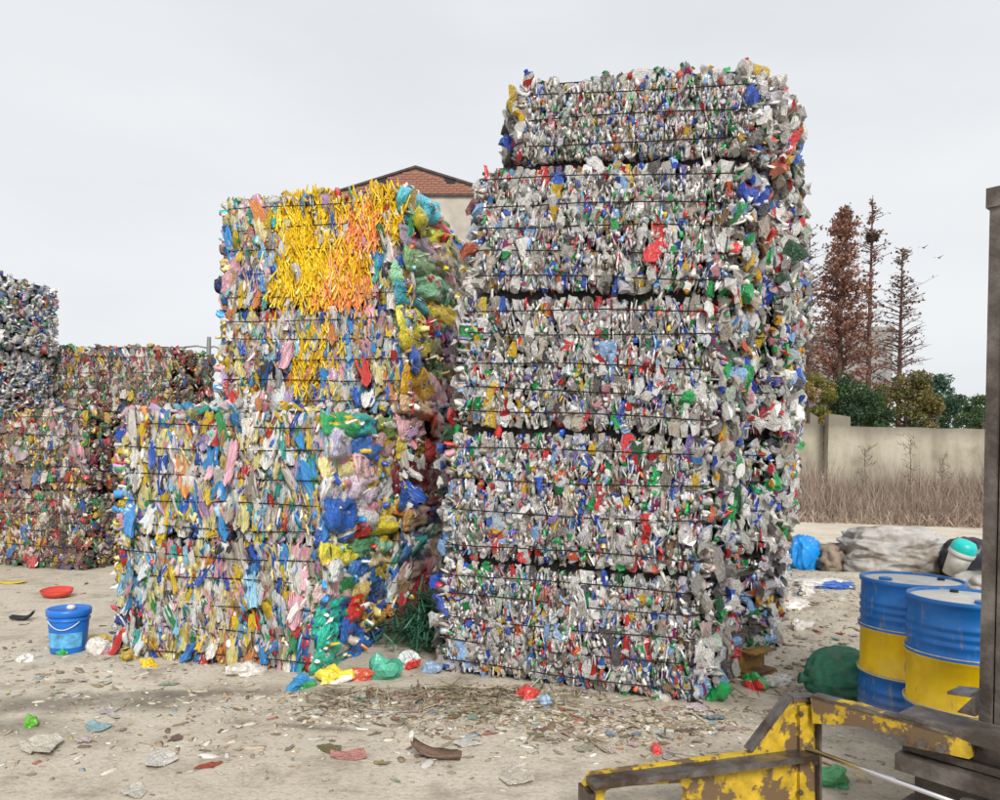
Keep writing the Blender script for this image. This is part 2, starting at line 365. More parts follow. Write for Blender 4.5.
# ------------------------------------------------------------ a bale
def bale(loc, yaw, W, D, H, label, group, style, front=0, right=0, left=0, top=0, dens=1.0, zone=None, ends=None, seed=0, tilt=(0, 0), wires=4, name=None, fclip=0, endb=.03):
    """style: bottle | bag | brown | white; front/right/left/top = number of separate pieces on that side"""
    P = {'bottle': P_BOTTLE, 'bag': P_BAG, 'brown': P_BROWN, 'white': P_WHITE}[style]
    r = random.Random(seed); g = np.random.default_rng(seed+5)
    root = empty(name or 'scrap_bale', loc, -yaw, label=label, cat='bale', group=group)
    root.rotation_euler = (tilt[0], tilt[1], -yaw)                # Z last: the tilt is about the bale's own axes
    wz = [H*(k+.5+r.uniform(-.08, .08))/wires for k in range(wires)]
    faces = {'front': ((-W/2, -D/2, 0), (W, 0, 0), (0, 0, H), (0, -1, 0)), 'right': ((W/2, -D/2, 0), (0, D, 0), (0, 0, H), (1, 0, 0)),
             'left': ((-W/2, D/2, 0), (0, -D, 0), (0, 0, H), (-1, 0, 0)), 'top': ((-W/2, -D/2, H), (W, 0, 0), (0, D, 0), (0, 0, 1)), 'back': ((W/2, D/2, 0), (-W, 0, 0), (0, 0, H), (0, 1, 0))}
    off = seed*3.17
    def surf(face, a, b):
        """point on the bulging, pinched face; a, b in 0..1"""
        o, u, v, n = faces[face]; o = Vector(o); u = Vector(u); v = Vector(v); n = Vector(n)
        p = o+u*a+v*b
        e = min(a, 1-a)*u.length; e2 = min(b, 1-b)*v.length; R = .075 if face != 'top' else .05
        d = -R*.75*max(0, 1-e/R)**2-R*(.95 if face != 'top' else .6)*max(0, 1-e2/R)**1.5
        if face in ('right', 'left'): d += endb*math.sin(PI*a)**.7
        d += .035*mnoise.noise(Vector((p.x*1.7+off, p.y*1.7, p.z*1.7)))+.016*math.sin(PI*a)*math.sin(PI*b)
        if face != 'top':
            dz = min(abs(p.z-z) for z in wz); d -= .02*math.exp(-(dz/.022)**2)
        return p+n*d, n, u.normalized(), v.normalized()
    # the pressed core, its near-black colour standing in for shade in gaps and seams
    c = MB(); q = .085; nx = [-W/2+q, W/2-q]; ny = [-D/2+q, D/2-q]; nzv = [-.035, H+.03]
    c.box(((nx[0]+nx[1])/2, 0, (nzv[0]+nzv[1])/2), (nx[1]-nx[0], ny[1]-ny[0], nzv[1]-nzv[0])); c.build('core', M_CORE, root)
    # binding wires
    for z in wz:
        pts = []; rr = .09; ph = r.uniform(0, 6)
        for (cx, cy, a0) in ((W/2-rr, -D/2+rr, -PI/2), (W/2-rr, D/2-rr, 0), (-W/2+rr, D/2-rr, PI/2), (-W/2+rr, -D/2+rr, PI)):
            for k in range(5):
                a = a0+k*PI/8; pts.append(Vector((cx+(rr+.012)*math.cos(a), cy+(rr+.012)*math.sin(a), z)))
        path = []
        for a, b in zip(pts, pts[1:]+pts[:1]):
            m_ = 12 if (b-a).length > .5 else 1
            for k in range(m_): path.append(a.lerp(b, k/m_))
        path = [Vector((p.x, p.y, p.z+.009*math.sin(p.x*3.1+ph)+.006*mnoise.noise(p*3+Vector((off, 0, 0))))) for p in path]
        path = [p+Vector((0, -.012 if p.y < 0 else .012, 0))*math.sin(PI*(p.x+W/2)/W) for p in path]
        path.append(path[0]); w = MB(); w.tube(path, .0045, 4, cap=False); w.build('wire', M_WIRE, root)
    # separate pieces: jittered grid so that they lie tight against each other
    def grid(n, wu, wv, asp):
        cw = math.sqrt(wu*wv/max(1, n)/asp); nu = max(1, round(wu/cw)); nv = max(1, round(n/nu)); out = []
        for i in range(nu):
            sh = r.random()
            for j in range(nv): out.append(((i+.5+r.uniform(-.35, .35))/nu, min(.985, max(.015, (j+sh*.8+.1+r.uniform(-.25, .25))/nv))))
        r.shuffle(out); return out, wu/nu, wv/nv
    def put(name, me, p, ax, ay, az, s, col):
        M = Matrix((( ax.x*s[0], ay.x*s[1], az.x*s[2], p.x), (ax.y*s[0], ay.y*s[1], az.y*s[2], p.y), (ax.z*s[0], ay.z*s[1], az.z*s[2], p.z), (0, 0, 0, 1)))
        return obj(name, me, root, M, col)
    def frame(u, v, n, tu, tn):
        """v is the length axis, leant by tu in the plane and tn out of it"""
        az = (v+u*tu+n*tn).normalized(); ax = (u-az*u.dot(az)).normalized(); ay = az.cross(ax); return ax, ay, az
    def colour(face, a, b):
        if zone and face in ('front', 'top'):
            zc = zone(a+r.gauss(0, .028), (b if face == 'front' else 1.0)+r.gauss(0, .04))
            if zc: return pick(zc), True
        return pick(P), False
    if front:
        asp = {'bottle': 2.3, 'bag': 2.8, 'brown': 2.2, 'white': .9}[style]
        G, cu, cv = grid(front, W*(1-fclip), H, asp); G = [(fclip+a*(1-fclip), b) for a, b in G]
        for (a, b) in G:
            lim = min(.4, .5*cv/H); b = min(1-lim*.9, max(lim*.9, b)); p, n, u, v = surf('front', a, b); col, zz = colour('front', a, b)
            ax, ay, az = frame(u, v, n, r.gauss(0, .22 if not fclip else 1.2), r.gauss(0, .25)); k = r.random()
            if style == 'bottle':
                s = r.uniform(.8, 1.4)*(1.5 if r.random() < .08 else 1); L = cv*s*r.uniform(.95, 1.6); t = cu*s*r.uniform(.8, 1.15); dn = r.uniform(.055, .09)
                if r.random() < .5: az = -az; ax = -ax
                p = p-n*(dn*.42)+n*r.uniform(-.008, .008); p.z = min(H-.47*L, max(.47*L, p.z))
                if k < .26:
                    put('bottle_cap', CAP, p+n*dn*.4, *frame(u, n, v, r.gauss(0, .5), r.gauss(0, .5)), *( [(.034, .034, .024)] if k < .19 else [(.062, .062, .03)]), pick(P_CAP)); L *= .85
                put('crushed_bottle' if k < .68 else 'plastic_scrap', r.choice(BOT) if k < .68 else r.choice(SHARP), p, ax, ay, az, (t*1.3, dn, L), col)
            elif zz:                                                 # shredded raffia and net, hanging in strands
                for q in range(8):
                    ax, ay, az = frame(u, v, n, r.gauss(0, .34), r.gauss(0, .2))
                    put('raffia_strand', r.choice(RIB), p+u*r.uniform(-cu, cu)*.5+v*r.uniform(-cv, cv)*.3+n*r.uniform(-.004, .018), ax, ay, az, (cu*r.uniform(.14, .34), .012, cv*r.uniform(1.0, 2.6)), (pick(zone(a+r.gauss(0, .02), b+r.gauss(0, .05)) or P_YELLOW)))
            else:
                s = r.uniform(.7, 1.35)*(1.7 if r.random() < .10 else 1); L = cv*s*r.uniform(.9, 1.7); t = cu*s*r.uniform(.85, 1.35); dn = r.uniform(.05, .085)
                if style == 'white': L = cv*s*1.1; t = cu*s*1.25; dn *= 1.4
                LL = L*(1.75 if style == 'bag' else 1.15); p.z = min(H-.46*LL, max(.46*LL, p.z))
                put('folded_film' if s > 1.02 or style == 'white' else 'film_strip', r.choice(WAD if style == 'white' else STRIP) if r.random() < .85 else r.choice(SHARP), p-n*dn*.4+n*r.uniform(-.009, .009), ax, ay, az, (t*1.45, dn, L*(1.75 if style == 'bag' else 1.15)), col)
    for face, cnt in (('right', right), ('left', left)):
        if not cnt: continue
        if ends and face == 'right':                                 # big folded bags lying in layers, listed from the top down
            y1 = 0; tot = sum(h for h, _ in ends)
            for h, cs in ends:
                b = 1-(y1+h/2)/tot; y1 += h; x = 0; wt = [r.uniform(.8, 1.25) for _ in cs]; ws = sum(wt)
                for c_, w_ in zip(cs, wt):
                    a = min(.97, max(.03, (x+w_/2)/ws)); x += w_
                    p, n, u, v = surf('right', a, b)
                    ax = (u+v*r.gauss(0, .10)+n*r.gauss(0, .12)).normalized(); ay = -(n+v*r.gauss(0, .18)); ay = (ay-ax*ay.dot(ax)).normalized(); az = ax.cross(ay)
                    put('folded_bag', r.choice(PIL), p-n*.03+n*r.uniform(-.02, .02), ax, ay, az, (D*w_/ws*1.34, .12, H*h/tot*1.5), tuple(min(.95, x_*1.45*r.uniform(.85, 1.1)) for x_ in lin(c_)))
            cnt = 0
        if not cnt: continue
        G, cu, cv = grid(cnt, D, H, 1.0)
        for (a, b) in G:
            p, n, u, v = surf(face, a, b); col = pick(P); ang = r.uniform(-.7, .7)
            if style == 'bottle':
                az = (u*math.cos(ang)+v*math.sin(ang)+n*r.gauss(.1, .35)).normalized() if r.random() < .75 else (v+n*r.gauss(0, .3)+u*.3).normalized()
                ax = (n+v*r.gauss(0, .3)); ax = (ax-az*ax.dot(az)).normalized(); ay = az.cross(ax)
                s = r.uniform(.8, 1.4)
                if r.random() < .5: az = -az; ax = -ax
                isb = r.random() < .6; put('crushed_bottle' if isb else 'plastic_scrap', r.choice(BOT if isb else SHARP), p+n*r.uniform(-.03, .035), ax, ay, az, (.07*s, min(.14, cv*s*1.15), min(.22, cu*s*1.7)), col)
            else:
                ax, ay, az = frame(u, v, n, r.gauss(0, .9), r.gauss(0, .3)); s = r.uniform(.8, 1.4)
                put('folded_film', r.choice(WAD), p-n*.02+n*r.uniform(-.02, .03), ax, n, az, (min(.17, cu*s*1.1), .07, min(.17, cv*s*1.1)), col)
    if top:
        for i in range(top):
            a, b = r.uniform(.01, .99), r.random()**2*.96+.02
            p, n, u, v = surf('top', a, b); col, zz = colour('top', a, b)
            ax, ay, az = frame(v, (u*r.uniform(-1, 1)+v*r.uniform(-.6, .6)+n*r.uniform(.0, .8)).normalized(), n, 0, 0)
            s = r.uniform(.7, 1.4)
            if style == 'bottle': put('crushed_bottle', r.choice(BOT), p+n*r.uniform(-.02, .03), ax, ay, az, (.06*s, .08*s, .15*s), col)
            else: put('folded_film', r.choice(WAD), p+n*r.uniform(-.02, .03), ax, ay, az, (.065*s, .07*s, .16*s), col)
    # scraps too small to pick apart
    batches = []; per = {'front': ({'bottle': 2000, 'bag': 260, 'brown': 900, 'white': 400}[style] if not fclip else 260) if front else 0, 'right': (420 if not ends else 40) if right else 0, 'left': 350 if left else 60, 'top': 420 if top else 80, 'back': 60}
    for face, n0 in per.items():
        n0 = int(n0*dens)
        if not n0: continue
        a = g.random(n0); b = .035+.93*g.random(n0); ps = []; ns = []; us = []; vs = []
        if face == 'front' and fclip: a = fclip+a*(1-fclip)
        for i in range(n0):
            p, n, u, v = surf(face, a[i], b[i]); ps.append(p); ns.append(n); us.append(u); vs.append(v)
        ps = np.array(ps); ns = np.array(ns); us = np.array(us); vs = np.array(vs)
        if face in ('front', 'back'): az = vs+us*g.normal(0, .30, (n0, 1))+ns*g.normal(0, .4, (n0, 1))
        elif face == 'top': az = us*g.normal(0, 1, (n0, 1))+vs*g.normal(0, 1, (n0, 1))+ns*g.normal(.2, .4, (n0, 1))
        else: az = us*g.normal(0, .8, (n0, 1))+vs*g.normal(0, .5, (n0, 1))+ns*g.normal(.35, .5, (n0, 1))
        az /= np.linalg.norm(az, axis=1, keepdims=True); ax = np.cross(az, ns+g.normal(0, .15, (n0, 3))); ax /= np.linalg.norm(ax, axis=1, keepdims=True); ay = np.cross(az, ax)
        k = {'bottle': 1, 'bag': 1.3, 'brown': 1.15, 'white': 1.4}[style]
        ch = (g.random(n0) < .5)[:, None]; s = np.where(ch, np.stack([g.uniform(.016, .04, n0), g.uniform(.03, .06, n0), g.uniform(.02, .055, n0)], 1), np.stack([g.uniform(.007, .02, n0), g.uniform(.03, .06, n0), g.uniform(.04, .11, n0)], 1))*k
        ps = ps+ns*g.uniform(-.045, .004, (n0, 1))
        if face != 'top': ps[:, 2] = np.clip(ps[:, 2], s[:, 2]*.55, H-s[:, 2]*.55)
        if style in ('bag', 'brown') and face == 'front': s = s*np.array([[1.0, .8, 1.35]])
        cs = P[0][g.choice(len(P[1]), n0, p=P[1])]*g.uniform(.6, 1.1, (n0, 1))
        if zone and face in ('front', 'top'):
            for i in range(n0):
                zc = zone(a[i], b[i] if face == 'front' else 1.0)
                if zc: cs[i] = pick(zc)
        ti = g.integers(0, len(LOW), n0)
        for t in range(len(LOW)):
            m_ = ti == t; batches.append((LOW[t], rotm(ax, ay, az, s)[m_], ps[m_], cs[m_]))
    # loose ends sticking out along the edges
    ne = int((90 if front and not fclip else 40)*dens*(1 if style == 'bottle' else .45)); pts = []; dirs = []
    for i in range(ne):
        k = r.random(); zf = r.random()
        if k < .3: p, n, u, v = surf('front', r.random()**.5*.02, zf); d = Vector((-1, -.3, 0))
        elif k < .6: p, n, u, v = surf('right', r.random()*.9, zf); d = Vector((1, -.2, 0))
        elif k < .8: p, n, u, v = surf('top', r.random(), r.random()*.3); d = Vector((0, -.3, 1))
        else: p, n, u, v = surf('front', .985, zf); d = Vector((1, -.5, 0))
        d = (d+Vector((r.gauss(0, .3), r.gauss(0, .3), r.gauss(0, .35)))).normalized(); pts.append(p+d*.02); dirs.append(d)
    if ne:
        az = np.array(dirs); ax = np.cross(az, g.normal(size=(ne, 3))); ax /= np.linalg.norm(ax, axis=1, keepdims=True); ay = np.cross(az, ax)
        s = np.stack([g.uniform(.012, .03, ne), g.uniform(.03, .08, ne), g.uniform(.05, .13, ne)], 1)*(1 if style == 'bottle' else 1.2)
        cs = P[0][g.choice(len(P[1]), ne, p=P[1])]*g.uniform(.8, 1.2, (ne, 1)); batches.append((LOW[seed % 9], rotm(ax, ay, az, s), np.array(pts), cs))
    tag(obj('packed_scraps', merge_mesh('packed_scraps', batches, M_STUFF), root), kind='stuff')
    return root

# ------------------------------------------------------------ the setting
def gz(x, y):
    h = .016*mnoise.noise(Vector((x*.55, y*.55, 0)))+.010*mnoise.noise(Vector((x*1.9, y*1.9, 3)))
    h += .22*math.exp(-(((x-3.3)/.75)**2+((y-7.9)/1.5)**2))                # dirt heap beside the tall stack
    h += .10*math.exp(-(((x-2.35)/.4)**2+((y-6.3)/.6)**2))
    h += .12*math.exp(-(((x-4.9)/.8)**2+((y-10.2)/.7)**2))
    return h
def axis(lo, hi, dlo, dhi, step):
    a = list(np.arange(dlo, dhi, step)); k = step; x = dlo; pre = []
    while x > lo: k *= 1.35; x -= k; pre.append(x)
    k = step; x = dhi; post = []
    while x < hi: k *= 1.35; x += k; post.append(x)
    return pre[::-1]+a+post
gx = axis(-400, 400, -8, 8, .09); gy = axis(-40, 600, 2.2, 13, .09)
gv = [(x, y, gz(x, y) if abs(x) < 25 and -5 < y < 40 else 0) for y in gy for x in gx]; nxg = len(gx)
gf = [(j*nxg+i, j*nxg+i+1, (j+1)*nxg+i+1, (j+1)*nxg+i) for j in range(len(gy)-1) for i in range(nxg-1)]
def ground_mat():
    m, t, p = mat('yard_ground', .9, .25)
    big = noise_node(t, .45, 6, .6); r1 = ramp(t, big.outputs['Fac'], [(.28, (.45, .39, .305)), (.5, (.54, .48, .39)), (.72, (.60, .545, .455))])
    mid = noise_node(t, 3.2, 8, .68); r2 = ramp(t, mid.outputs['Fac'], [(.30, (.58, .55, .51)), (.50, (1, 1, 1)), (.75, (1.12, 1.12, 1.12))])
    fine = noise_node(t, 34, 5, .7); r3 = ramp(t, fine.outputs['Fac'], [(.30, (.70, .68, .66)), (.48, (1, 1, 1)), (.70, (1.08, 1.08, 1.08))])
    c = mixc(t, 1, mixc(t, 1, r1.outputs['Color'], r2.outputs['Color'], 'MULTIPLY'), r3.outputs['Color'], 'MULTIPLY')
    # damp stains with ragged edges
    tcn = N(t, 'ShaderNodeTexCoord'); warp = noise_node(t, 2.2, 6, .65)
    for (cx, cy, rx, ry, ang) in ((-2.6, 4.8, .95, .26, .10), (-2.9, 4.35, .8, .24, .0), (-1.9, 5.05, .9, .10, .12), (-.95, 4.45, .5, .06, -.1)):
        mpn = N(t, 'ShaderNodeMapping'); mpn.vector_type = 'TEXTURE'; mpn.inputs['Location'].default_value = (cx, cy, 0); mpn.inputs['Rotation'].default_value = (0, 0, ang); mpn.inputs['Scale'].default_value = (rx, ry, 1)
        t.links.new(tcn.outputs['Object'], mpn.inputs['Vector'])
        ln = N(t, 'ShaderNodeVectorMath', operation='LENGTH'); t.links.new(mpn.outputs[0], ln.inputs[0])
        ad = N(t, 'ShaderNodeMath', operation='MULTIPLY_ADD'); t.links.new(warp.outputs['Fac'], ad.inputs[0]); ad.inputs[1].default_value = 1.9; t.links.new(ln.outputs['Value'], ad.inputs[2])
        rr = ramp(t, ad.outputs[0], [(0, (.75, .75, .75)), (1, (0, 0, 0))]); rr.color_ramp.elements[0].position = .55*1.9*.8; rr.color_ramp.elements[0].position = min(1, .84)
        mr = N(t, 'ShaderNodeMapRange'); mr.inputs['From Min'].default_value = 1.25; mr.inputs['From Max'].default_value = 1.95; mr.inputs['To Min'].default_value = .6; mr.inputs['To Max'].default_value = 0
        t.links.new(ad.outputs[0], mr.inputs['Value']); t.nodes.remove(rr)
        c = mixc(t, mr.outputs['Result'], c, (.10, .085, .07))
    t.links.new(c, p.inputs['Base Color'])
    am = N(t, 'ShaderNodeMath', operation='MULTIPLY_ADD'); t.links.new(mid.outputs['Fac'], am.inputs[0]); am.inputs[1].default_value = 2.0; t.links.new(fine.outputs['Fac'], am.inputs[2])
    bump(t, p, am.outputs[0], .55, .03)
    return m
tag(obj('ground', mesh('ground', gv, gf, ground_mat(), True)), kind='structure')

# pale concrete apron before the back wall
M_CONC = simple('pale_concrete', (.60, .54, .45), .12, 1.1, .9, .2, dirt=(.42, .36, .29), dirt_amt=.3, bmp=.2)
ap = []
for i in range(25):
    x = 3.0+i*1.0; y0 = 12.4-.12*(x-3)+.35*mnoise.noise(Vector((x*.8, 0, 0))); ap.append((x, y0))
av = [(x, y, .10+.004) for x, y in ap]+[(x, 30, .11) for x, y in ap]; k = len(ap)
av = [(x, y, gz(x, y)+.012) for x, y in ap]+[(x, 17, .035) for x, y in ap]+[(x, 30, .035) for x, y in ap]
tag(obj('concrete_apron', mesh('concrete_apron', av, [(j*k+i, j*k+i+1, (j+1)*k+i+1, (j+1)*k+i) for j in range(2) for i in range(k-1)], M_CONC, True)), kind='structure')

# back wall, rendered, weather-streaked, with a pier
def wall_mat():
    m, t, p = mat('rendered_wall', .9, .2)
    a = noise_node(t, .9, 7, .62); r = ramp(t, a.outputs['Fac'], [(.3, (.28, .25, .195)), (.48, (.43, .395, .31)), (.75, (.52, .485, .40))])
    s = noise_node(t, 1.6, 6, .6, vec_scale=(1, 1, .16)); rs = ramp(t, s.outputs['Fac'], [(.35, (.72, .70, .68)), (.55, (1, 1, 1))])
    c = mixc(t, 1, r.outputs['Color'], rs.outputs['Color'], 'MULTIPLY')
    tcn = N(t, 'ShaderNodeTexCoord'); sx = N(t, 'ShaderNodeSeparateXYZ'); t.links.new(tcn.outputs['Object'], sx.inputs[0])
    wn = noise_node(t, 1.1, 6, .7); ad = N(t, 'ShaderNodeMath', operation='MULTIPLY_ADD'); t.links.new(wn.outputs['Fac'], ad.inputs[0]); ad.inputs[1].default_value = -.55; t.links.new(sx.outputs['Z'], ad.inputs[2])
    mr = N(t, 'ShaderNodeMapRange'); mr.inputs['From Min'].default_value = 1.95; mr.inputs['From Max'].default_value = 2.4; mr.inputs['To Max'].default_value = .8; t.links.new(ad.outputs[0], mr.inputs['Value'])
    c = mixc(t, mr.outputs['Result'], c, (.16, .14, .115))           # soot and moss along the coping
    t.links.new(c, p.inputs['Base Color']); bump(t, p, noise_node(t, 9, 5).outputs['Fac'], .3, .02); return m
M_WALL = wall_mat()
wallr = empty('boundary_wall', (0, 0, 0), label='weathered cream rendered boundary wall behind the dry weeds at the back right', cat='wall')
WA = (9.55, 22.6); WB = (24, 20.6); WD = Vector((WB[0]-WA[0], WB[1]-WA[1])).normalized()
def wall_piece(name, s0, s1, h0, h1, th, off=0, segs=24):
    m = MB(); v = []; nn = Vector((-WD.y, WD.x))
    for i in range(segs+1):
        s = s0+(s1-s0)*i/segs; h = h0+(h1-h0)*i/segs+.03*mnoise.noise(Vector((s*1.5, off, 0)))
        for (q, z) in ((-th/2, -.1), (-th/2, h), (th/2, h), (th/2, -.1)):
            v.append((WA[0]+WD.x*s+nn.x*(q+off), WA[1]+WD.y*s+nn.y*(q+off), z))
    f = [(4*i+a, 4*i+4+a, 4*i+4+b, 4*i+b) for i in range(segs) for a, b in ((0, 1), (1, 2), (2, 3))]+[(0, 1, 2, 3), (4*segs+3, 4*segs+2, 4*segs+1, 4*segs)]
    m.add(v, f); return m.build(name, M_WALL, wallr)
wall_piece('wall_panel', .62, 15, 2.66, 2.58, .24)
wall_piece('pier', .0, .6, 3.0, 2.92, .42, -.05, 4)
wall_piece('wall_panel', -2.2, -.02, 2.72, 2.74, .24, .3)
for i in range(4): 
    o = wall_piece('broken_coping', -1.9+i*.5, -1.68+i*.5, 2.9+.06*i, 2.94, .2, .3, 3)
# brick gable of the building behind the stacks
M_BRICK = simple('red_brick', (.33, .145, .11), .3, 18, .9, .2, dirt=(.27, .16, .12), dirt_amt=.3)
M_MORT = simple('mortar', (.30, .19, .155), .2, 10, .9, .2)
M_REND = simple('grey_render', (.50, .46, .40), .18, 1.4, .9, .2, dirt=(.36, .33, .29))
M_ROOF = simple('dark_roof', (.075, .055, .05), .4, 6, .85)
M_DARK = simple('dark_opening', (.02, .02, .02), .2, 4, .8)
hb = empty('brick_building', (-3.0, 25.5, 0), math.radians(-4), label='building with red brick gable and grey render behind the bale stacks', cat='building')
GE, GRZ, GHW = 9.55, 11.16, 5.2; BZ = 10.12       # eaves, ridge, half width, line under the brick
def roof_z(x): return GRZ-.12-(GRZ-GE)*abs(x)/GHW
BW = (GRZ-.12-BZ)/(GRZ-GE)*GHW
m = MB(); v, f = poly_prism([(-GHW, 0), (GHW, 0), (GHW, roof_z(GHW)), (BW, BZ), (-BW, BZ), (-GHW, roof_z(GHW))], [], 0, 12); m.add(v, f); m.build('rendered_wall', M_REND, hb)
m = MB(); v, f = poly_prism([(-BW, BZ+.003), (BW, BZ+.003), (0, GRZ-.125)], [], .02, 11.9); m.add(v, f); g_ = m.build('gable', M_MORT, hb)
bv = MB(); bv.box((0, 0, 0), (.238, .05, .068)); bme = mesh('brick', bv.v, bv.f, M_BRICK)
z = BZ+.10; rows = 0
while z < GRZ-.22:
    half = (GRZ-.17-z)/(GRZ-GE)*GHW; x = -half+(.12 if rows % 2 else 0)
    while x < half-.24:
        if not (.95 < abs(x+.12) < 1.35 and 10.50 < z < 10.72): obj('brick', bme, g_, Matrix.Translation((x+.12, -.004+rnd.uniform(-.006, .006), z)))
        x += .25
    z += .08; rows += 1
for x in (-1.15, 1.15):
    m = MB(); m.box((x, .01, 10.61), (.36, .06, .2)); m.build('vent_opening', M_DARK, hb)
for s in (-1, 1):
    m = MB(); v, f = poly_prism([(0, GRZ-.12), (s*GHW*1.05, roof_z(GHW*1.05)), (s*GHW*1.05, roof_z(GHW*1.05)+.07), (0, GRZ-.05)][::s], [], -.06, 12.2); m.add(v, f); m.build('roof_slope', M_ROOF, hb)
m = MB(); m.box((0, -.04, BZ), (2*BW, .10, .07)); m.build('string_course', M_ROOF, hb)

# pale tower block far behind the trees
M_PALE = simple('pale_tower', (.27, .268, .262), .06, .3, .9, .2)
M_WIN = simple('tower_window', (.19, .195, .20), .2, .6, .3)
c0 = at(852, 400, 95)
tb = empty('tower_block', (c0.x, 95, 0), math.radians(-6), label='pale plain block far behind the bare trees', cat='building')
HT = at(860, 331, 95).z; m = MB(); m.box((0, 4, HT/2), (9.4, 8, HT)); m.build('wall', M_PALE, tb); m = MB(); m.box((0, 4, HT+.25), (9.7, 8.3, .5)); m.build('parapet', M_PALE, tb)
wm = MB(); wm.box((0, 0, 0), (1.0, .12, 1.3)); wme = mesh('window', wm.v, wm.f, M_WIN)
for i in range(5):
    for j in range(4): obj('window', wme, tb, Matrix.Translation((-3.4+i*1.7, .02, 6+j*3.1)))

# lamp post on the left horizon
M_POLE = simple('grey_pole', (.22, .23, .24), .2, 3, .6, .5, .3)
lp = at(207, 430, 30); lt = at(208.5, 337, 30).z; la = at(207, 347, 30).z
lamp = empty('street_lamp', (lp.x, 30, 0), 0, label='thin grey street lamp post with two arms on the left horizon', cat='street lamp')
m = MB(); m.tube([(0, 0, -.1), (0, 0, la), (0, 0, lt)], [.11, .09, .08], 8); m.build('pole', M_POLE, lamp, True)
for s, L in ((-1, .95), (1, .38)):
    m = MB(); m.tube([(0, 0, la-.05), (s*L*.5, 0, la+.03), (s*L, 0, la-.03)], .035, 6); a = m.build('arm', M_POLE, lamp, True)
    m = MB(); m.box((s*(L+.1), 0, la-.05), (.26, .14, .07)); m.build('lamp_head', M_POLE, a)

# ------------------------------------------------------------ trees
M_BARK = simple('bark', (.10, .075, .06), .35, 8, .9, .2, bmp=.3)
M_REDBARK = simple('red_bark', (.13, .075, .06), .3, 6, .9, .2)
def leaf_mat(name, tr=.35):
    m, t, p = mat(name, .75, .25); a = N(t, 'ShaderNodeAttribute'); a.attribute_name = 'col'; t.links.new(a.outputs['Color'], p.inputs['Base Color'])
    tb_ = N(t, 'ShaderNodeBsdfTranslucent'); t.links.new(a.outputs['Color'], tb_.inputs['Color']); mxs = N(t, 'ShaderNodeMixShader'); mxs.inputs[0].default_value = tr
    t.links.new(p.outputs[0], mxs.inputs[1]); t.links.new(tb_.outputs[0], mxs.inputs[2]); t.links.new(mxs.outputs[0], t.nodes['Material Output'].inputs[0]); return m
M_LEAF = leaf_mat('leaves')
def evergreen(px, ytop, Y, wpx, cols, label):
    r = random.Random(px); base = at(px, 430, Y); zt = at(px, ytop-5, Y).z; R = wpx*Y/F_PX/2*1.3
    root = empty('evergreen_tree', (base.x, Y, 0), r.uniform(0, 6), label=label, cat='tree', group='evergreen trees behind the wall')
    m = MB(); m.tube([(0, 0, -.1), (.05, .03, zt*.3), (.0, .1, zt*.8)], [.16, .13, .04], 8)
    tips = []
    for i in range(14):
        z = zt*r.uniform(.2, .75); a = r.uniform(0, 6.28); L = R*r.uniform(.5, .85); q = Vector((math.cos(a)*L, math.sin(a)*L, z+L*.5)); m.tube([(0, .05, z), q*.5+Vector((0, 0, z*.5+.03)), q], [.05, .035, .012], 5)
    m.build('trunk', M_BARK, root, True)
    cl = []
    for i in range(95):
        th = r.uniform(0, 6.28); hz = r.uniform(-1, 1); k = r.uniform(.55, 1)**.6; sh = math.sqrt(max(.05, 1-hz*hz))
        cl.append((R*.86*k*sh*math.cos(th), R*.86*k*sh*math.sin(th), zt*.56+zt*.40*hz*k, R*r.uniform(.16, .30)))
    pos = []; col = []; g = np.random.default_rng(px)
    for (x, y, z, q) in cl:
        n = int(190*(q/R/.27)**2); d = g.normal(size=(n, 3)); d /= np.linalg.norm(d, axis=1, keepdims=True); pos.append(np.array([x, y, z])+d*q*g.uniform(.45, 1.05, (n, 1))*np.array([1, 1, .75]))
        cc = np.array(cols[g.integers(0, len(cols))])*np.array([1.75, 1.55, 1.65]); col.append(cc*g.uniform(.55, 1.45, (n, 1)))
    pos = np.concatenate(pos); col = np.concatenate(col); n = len(pos); s = g.uniform(.06, .15, (n, 1, 1))*min(1.2, R/1.6)
    obj('crown', merge_mesh('crown', [(LEAF, rand_rot(n)*s, pos, col)], M_LEAF), root)
DG = [(.035, .075, .03), (.05, .095, .035), (.028, .06, .03)]; OL = [(.11, .105, .035), (.085, .10, .035), (.13, .115, .05)]; BG = [(.03, .075, .045), (.035, .085, .05)]
evergreen(808, 368, 29, 46, [(.16, .15, .035), (.10, .12, .03), (.2, .16, .05)], 'yellowish evergreen tree half hidden by the right edge of the bottle stack')
evergreen(850, 376, 30, 62, DG, 'dark green bushy tree behind the wall, below the red brown conifer')
evergreen(906, 374, 31, 60, OL, 'olive green bushy tree behind the middle of the wall')
evergreen(935, 374, 37, 40, BG, 'deep green rounded tree behind the olive green one')
evergreen(958, 392, 40, 40, DG, 'small dark green tree left of the forklift mast')
evergreen(982, 393, 34, 44, [(.06, .105, .04), (.045, .085, .035)], 'mid green tree partly hidden by the forklift mast')
evergreen(1030, 390, 36, 70, DG, 'dark green tree at the right edge behind the mast')
